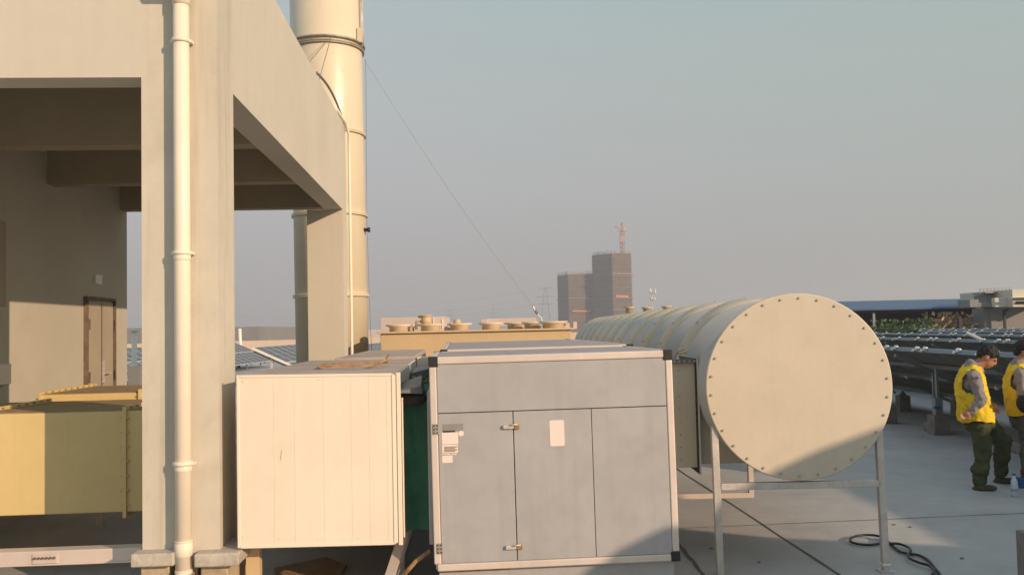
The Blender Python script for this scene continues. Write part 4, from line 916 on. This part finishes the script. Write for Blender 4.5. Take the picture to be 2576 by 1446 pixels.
# scaffolded towers under construction
TY = 520.0
def tower(nm, pl, pc, pr, ptop_l, ptop_c, ptop_r, Y, label, bands, hasred):
    base = -12; A = at(pl, ptop_l, Y + 12); C = at(pc, ptop_c, Y); D = at(pr, ptop_r, Y + 14); E = A + D - C
    zt_ = C.z; t = thing(nm, label, 'tower block', (C.x, C.y, base), 'scaffolded towers under construction')
    P = [Vector((p.x, p.y, base)) for p in (A, C, D, E)]; T = [Vector((A.x, A.y, A.z)), Vector((C.x, C.y, zt_)), Vector((D.x, D.y, D.z)), Vector((E.x, E.y, (A.z + D.z) / 2))]
    MB().hexa(P + T).build('netted_core', M['net_a'], t)
    z = base + 2; k = 0
    q = MB()
    while z < zt_ - 1:
        for (a, b_) in ((0, 1), (1, 2)):
            n = (P[b_] - P[a]).cross(Vector((0, 0, 1))).normalized() * .25
            if n.y > 0: n = -n
            pa = Vector((P[a].x, P[a].y, z)) + n; pb = Vector((P[b_].x, P[b_].y, z)) + n
            q.bar(pa, pb, .3, .3)
        z += 3.1; k += 1
    q.build('scaffold_floors', M['net_a'] if 0 else mat('scaffold_tubes', (.19, .145, .11), .9, var=.2, vscale=.5), t)
    q = MB()
    for (a, b_) in ((0, 1), (1, 2)):
        L_ = (P[b_] - P[a]).length; nn = int(L_ / 2.2)
        for i in range(nn + 1):
            p = P[a].lerp(P[b_], i / nn); n = (P[b_] - P[a]).cross(Vector((0, 0, 1))).normalized() * .3
            if n.y > 0: n = -n
            q.bar(p + n, p + n + Vector((0, 0, zt_ - base + random.uniform(-.3, 1.6))), .05, .05, Vector((0, 1, 0)))
    q.build('scaffold_poles', MATS['scaffold_tubes'], t)
    for y, side, m, hgt in bands:
        zz = at(pc, y, Y).z; a, b_ = ((0, 1), (1, 2))[side]
        n = (P[b_] - P[a]).cross(Vector((0, 0, 1))).normalized() * .6
        if n.y > 0: n = -n
        s = .08 if m == 'redband' else -.06; e_ = .72 if m == 'redband' else 1.06
        pa = P[a].lerp(P[b_], s); pb = P[a].lerp(P[b_], e_); pa.z = pb.z = zz
        MB().bar(pa + n, pb + n, 1.0, hgt).build('banner' if m == 'redband' else 'catch_platform', M[m], t)
    for k in range(10):
        pass
    q = MB()
    for k in range(26):
        e = random.choice(((0, 1), (1, 2))); p = T[e[0]].lerp(T[e[1]], random.random()); hgt = random.uniform(.5, 2.2); q.bar(p, p + Vector((random.uniform(-.4, .4), 0, hgt)), .25)
    for e in ((0, 1), (1, 2)): q.bar(T[e[0]] + Vector((0, 0, .6)), T[e[1]] + Vector((0, 0, .6)), .2); q.bar(T[e[0]] + Vector((0, 0, 1.5)), T[e[1]] + Vector((0, 0, 1.5)), .15)
    q.build('roof_edge_rails', M['slabc'], t)
    return t, T
tA, TA = tower('construction_tower', 1489, 1539, 1587, 642, 637, 637, TY, 'taller scaffolded tower with a crane on top, right of the pair', ((688, 1, 'slabc', .6), (693, 1, 'slabc', .35), (692, 0, 'slabc', .3), (745, 1, 'redband', 1.2), (750, 1, 'slabc', .4), (751, 0, 'slabc', .35), (780, 1, 'slabc', .35)), True)
tB, TB = tower('construction_tower', 1402, 1429, 1500, 694, 690, 688, TY + 5, 'shorter scaffolded tower without a crane, left of the pair', ((750, 1, 'slabc', .4), (751, 0, 'slabc', .3), (783, 1, 'redband', .8)), False)
q = MB(); c0 = TA[1].lerp(TA[2], .5) + Vector((0, 6, 0)); c1 = at(1566, 636, TY + 10); kp = at(1565, 560, TY + 10)
cr_ = thing('tower_crane', 'tower crane standing on top of the taller scaffolded tower', 'crane', Vector((c1.x, c1.y, c1.z - 2)))
def lattice(q, a, b_, w_, n, t_=.16):
    d = (b_ - a); s = d.normalized().orthogonal().normalized(); s2 = d.normalized().cross(s)
    cs = [s * w_ / 2 * i + s2 * w_ / 2 * j_ for i, j_ in ((1, 1), (1, -1), (-1, -1), (-1, 1))]
    for c in cs: q.bar(a + c, b_ + c, t_)
    for k in range(n):
        p = a + d * (k / n); p2 = a + d * ((k + 1) / n)
        for i in range(4): q.bar(p + cs[i], p2 + cs[(i + 1) % 4], t_ * .7)
m1 = at(1566, 578, TY + 10)
q = MB(); lattice(q, c1 - Vector((0, 0, 2)), m1, 2.0, 8, .3); q.build('mast', M['crane'], cr_)
q = MB(); lattice(q, m1, kp, .7, 4, .25); q.build('apex', M['crane'], cr_)
q = MB(); lattice(q, m1, at(1549, 570, TY + 4), 1.1, 5, .3); q.build('jib', M['crane'], cr_)
q = MB(); q.bar(m1, at(1572, 575, TY + 14), 1.2, 1.6); q.build('counterweight', M['crane'], cr_)
q = MB(); a = at(1566, 600, TY + 10); q.box(W, a.x - 1.6, a.x + 1.4, a.y - 1.5, a.y + 1.5, a.z - 2.2, a.z + 1.5); q.build('climbing_frame', M['crane'], cr_)
# antenna mast and pylons, power lines
am = thing('antenna_mast', 'slim antenna mast with dishes right of the scaffolded towers', 'antenna mast', at(1641, 830, 300) * Vector((1, 1, 0)) + Vector((0, 0, -12)))
b_ = at(1641, 775, 300); tt = at(1641, 733, 300)
q = MB(); q.bar(Vector((b_.x, 300, -12)), tt, .35); q.build('mast', M['galv'], am)
for y, w_ in ((735, 1.1), (752, .9)):
    p = at(1641, y, 300)
    for k in range(3):
        q = MB(); an = k * 2.1; c = p + Vector((math.cos(an) * w_, math.sin(an) * w_, 0)); q.bar(c - Vector((0, 0, .4)), c + Vector((0, 0, 1.2 if y < 740 else .6)), .28); q.bar(p, c, .15); q.build('antenna', M['white'], am)
    q = MB(); q.lathe(p - Vector((0, 0, .5)), (0, 0, 1), [(0, .3), (.5, w_), (.6, w_)], 12); q.build('platform', M['galv'], am)
for i, (x, yt, Y, lb) in enumerate(((1372, 722, 640, 'hazy lattice pylon just left of the scaffolded towers'), (1131, 778, 1000, 'faint small pylon above the third fan stack'), (1240, 774, 1000, 'faint small pylon above the gap between the fan groups'))):
    top = at(x, yt, Y); bs_ = Vector((at(x, 820, Y).x, Y, -12)); t = thing('power_pylon', lb, 'pylon', bs_, 'hazy power pylons on the horizon')
    q = MB(); w0 = (top.z + 12) * .12
    for sx, sy in ((-1, -1), (1, -1), (1, 1), (-1, 1)): q.bar(bs_ + Vector((sx * w0, sy * w0, 0)), top + Vector((sx * .6, sy * .6, 0)), .28)
    for k in range(10):
        f0_ = k / 10; f1_ = (k + 1) / 10; h0 = bs_.lerp(top, f0_); h1 = bs_.lerp(top, f1_); a_ = w0 * (1 - f0_) + .6 * f0_; c_ = w0 * (1 - f1_) + .6 * f1_
        q.bar(h0 + Vector((-a_, -a_, 0)), h1 + Vector((c_, -c_, 0)), .14); q.bar(h0 + Vector((a_, -a_, 0)), h1 + Vector((-c_, -c_, 0)), .14)
    q.build('lattice', M['rail'], t)
    for k, (f_, aw) in enumerate(((.98, 6), (.84, 8), (.72, 6.5))):
        p = bs_.lerp(top, f_); s_ = (top.z + 12) / 50; MB().bar(p - Vector((aw * s_, 0, 0)), p + Vector((aw * s_, 0, 0)), .35).build('cross_arm', M['rail'], t)
for i, (ya, yb, yl, yr) in enumerate(((770, 726, 560, 1372), (790, 745, 560, 1372), (800, 762, 560, 1372))):
    q = MB(); q.path(sag(at(yl, ya + 0, 800), at(yr, yb, 640), 9, 30), .05, 4)
    tag(q.build('power_line', M['rail'], loc=at(yl, ya, 800)), ('topmost', 'middle', 'lowest')[i] + ' faint power line reaching left from the large pylon', 'power line', 'faint power lines left of the large pylon')

# right side shed with blue roof, planting below, grey building
sh = thing('blue_roof_shed', 'long open shed with blue corrugated roof beyond the solar racks', 'shed', (22, 46, 0))
xa = at(2000, 760, 46).x; xb = at(2425, 760, 46).x + 5; zr = at(2250, 777, 46).z; zr2 = at(2250, 757, 56).z
q = MB(); n = 110
for k in range(n):
    x0 = xa + (xb - xa) * k / n; x1 = xa + (xb - xa) * (k + .55) / n; x2 = xa + (xb - xa) * (k + 1) / n
    for a, b_, dz in ((x0, x1, .05), (x1, x2, 0)):
        q.hexa([Vector((a, 46, zr + dz - .05)), Vector((b_, 46, zr + dz - .05)), Vector((b_, 56, zr2 + dz - .05)), Vector((a, 56, zr2 + dz - .05)), Vector((a, 46, zr + dz)), Vector((b_, 46, zr + dz)), Vector((b_, 56, zr2 + dz)), Vector((a, 56, zr2 + dz))])
q.build('roof', M['blueroof'], sh)
MB().box(W, xa, xb + 9, 55.5, 55.8, 0, zr2 - .1).build('back_wall', M['dark'], sh)
MB().box(W, xa, xb, 47, 47.15, zr - .55, zr - .06).build('fascia', M['dark'], sh)
MB().box(W, xa, xb, 46.2, 46.5, zr - .16, zr - .06).build('gutter', M['dark'], sh)
for k in range(5): 
    xx = xa + (xb - xa) * (k + .5) / 5; MB().box(W, xx, xx + .12, 46.3, 46.42, 0, zr - .16).build('post', M['rail'], sh)
def shrub(x, Y, w_, h, m, label):
    t = thing('shrub', label, 'shrub', (x, Y, 0), 'shrubs under the blue roofed shed'); q = MB()
    for k in range(1500):
        c = Vector((x + random.gauss(0, w_ * .4), Y + random.gauss(0, .4), min(h * 1.12, abs(random.gauss(h * .5, h * .28))))); s = random.uniform(.05, .12) * (1.4 if m == 'leaf2' else 1)
        d = Vector((random.uniform(-1, 1), random.uniform(-1, 1), random.uniform(-.6, 1))).normalized(); a = d.orthogonal().normalized() * s; b_ = d.cross(a).normalized() * s * .6
        q.poly([c - a, c - b_, c + a, c + b_])
    q.build('foliage', M[m], t); q = MB()
    for k in range(5): q.bar((x + random.uniform(-w_, w_) * .4, Y, 0), (x + random.uniform(-w_, w_) * .4, Y, h * .9), .03)
    q.build('stems', M['leaf2'], t)
xs = [at(p_, 810, 44.5).x for p_ in (2195, 2235, 2275, 2310, 2345)]
names = ('leftmost green shrub under the shed, near the round duct', 'second green shrub from the left under the shed', 'bushy green shrub below the middle of the shed roof', 'fourth green shrub from the left under the shed', 'green shrub left of the dry hay-coloured bush')
for k, x in enumerate(xs): shrub(x, 44.5, 1.0, 1.3 + .35 * (k % 2), 'leaf', names[k])
shrub(at(2385, 815, 45).x, 45, 1.5, 1.9, 'leaf2', 'dry hay-coloured bush beside the grey rooftop building'); shrub(at(2410, 825, 44.2).x, 44.2, 1.0, 1.0, 'leaf', 'low green shrub at the foot of the grey rooftop building')
gb = thing('rooftop_building', 'grey stepped rooftop building with railing at the right edge', 'building', (26, 44, 0))
def gbx(nm, x0, y0, x1, y1, Y, dep, m, ground=False):
    a = at(x0, y1, Y); b_ = at(x1, y0, Y); MB().box(W, a.x, b_.x, Y, Y + dep, 0 if ground else a.z, b_.z).build(nm, M[m], gb, .02)
gbx('wall', 2478, 772, 2640, 830, 44, 1.2, 'wallg', True)
gbx('balcony', 2440, 753, 2462, 773, 43.2, 1.2, 'wallg'); gbx('balcony', 2463, 760, 2506, 773, 43.4, .595, 'wallg')
gbx('upper_storey', 2482, 737, 2640, 772, 44.2, 1.2, 'wallg'); gbx('roof_edge', 2478, 733, 2540, 738, 43.9, 1.2, 'rail')
gbx('sunlit_panel', 2503, 748, 2548, 772, 43, .3, 'plaster'); gbx('corner_tower', 2548, 726, 2640, 772.5, 42.6, 5, 'plaster')
gbx('ledge', 2546, 745, 2640, 749, 42.3, .29, 'white'); gbx('recess', 2558, 756, 2640, 764, 42.5, .09, 'dark')
gbx('doorway', 2492, 783, 2507, 828, 43.95, .04, 'wallg'); 
q = MB(); p0 = at(2465, 727, 44); p1 = at(2540, 723, 44)
q.bar(p0, p1, .04)
q.bar(p0 - Vector((0, 0, .09)), p1 - Vector((0, 0, .09)), .03)
for k in range(9): p = p0.lerp(p1, k / 8); q.bar(p, p - Vector((0, 0, .22)), .035)
q.build('railing', M['rail'], gb)
lp = at(2542, 785, 43.5); q = MB(); q.bar((at(2527, 800, 43.5).x, 43.5, 0), (at(2527, 800, 43.5).x, 43.5, lp.z + .1), .1); q.bar(Vector((at(2527, 800, 43.5).x, 43.5, lp.z + .1)), Vector((at(2537, 800, 43.5).x, 43.5, lp.z + .1)), .1); tag(q.build('bent_pole', M['black'], loc=(lp.x, 43.5, 0)), 'dark hooked pole in front of the grey rooftop building', 'pole')
MB().box(W, at(2428, 800, 43).x + .0, at(2436, 800, 43).x, 43.6, 43.8, 0, at(2430, 800, 43).z).build('support_post', M['black'], gb)

# added unseen wall, outline traced back sunwards from the wanted shade edge
rec = [((.3, 5.9, -.1)), (at(1610, 1400, 5.9)), (at(1712, 1316, 5.9)), (at(1803, 1330, 6.64)), (at(1950, 1195, 6.6)), (at(2060, 1130, 6.6)), (at(2222, 1072, 6.6)), (at(2240, 1066, 6.6) + Vector((.1, 0, 0))), gz(1950, 1352), gz(2400, 1372), gz(2230, 1287), gz(2060, 1203), Vector((5.0, 9.7, .62)), Vector((6.3, 12, 1.25)), Vector((9.7, 18, 1.1)), Vector((13, 24, 1.1)), Vector((20, 36, 1.1)), Vector((30, 44, 1.1))]
YW = -1.0; sil = []
for p in rec:
    p = Vector(p); k = (p.y - YW) / -SD.y; s = p + SD * k; sil.append((s.x, s.z))
keep = [sil[0]]
for s in sil[1:]:
    if s[0] > keep[-1][0] + .05: keep.append(s)
q = MB(); pts = [(keep[0][0], 0)] + keep + [(keep[-1][0] + 6, keep[-1][1]), (keep[-1][0] + 6, 0)]
fa = [q.bm.verts.new((x, YW, z)) for x, z in pts]; fb = [q.bm.verts.new((x, YW - .3, z)) for x, z in pts]
q.bm.faces.new(fa); q.bm.faces.new(fb[::-1])
for k in range(len(pts)): q.bm.faces.new((fa[k], fa[(k + 1) % len(pts)], fb[(k + 1) % len(pts)], fb[k]))
tag(q.build('unseen_shade_wall', M['plaster'], loc=(keep[0][0], YW, 0)), 'added unseen wall behind the photographer, shaped to shade the right side of the deck', 'wall')

# ================================================================ HAZE
hz = MB(); hz.box(W, -2410, 2410, -310, 2410, -13, 75)
ho = hz.build('haze', None or bpy.data.materials.new('haze_air'), kind='stuff')
hm = ho.data.materials[0]; hm.use_nodes = True; n = hm.node_tree; n.nodes.clear()
ou = n.nodes.new('ShaderNodeOutputMaterial'); pv_ = n.nodes.new('ShaderNodeVolumePrincipled')
pv_.inputs['Color'].default_value = (.82, .825, .87, 1); pv_.inputs['Density'].default_value = HAZE_DENSITY; pv_.inputs['Anisotropy'].default_value = .2
n.links.new(pv_.outputs[0], ou.inputs['Volume'])
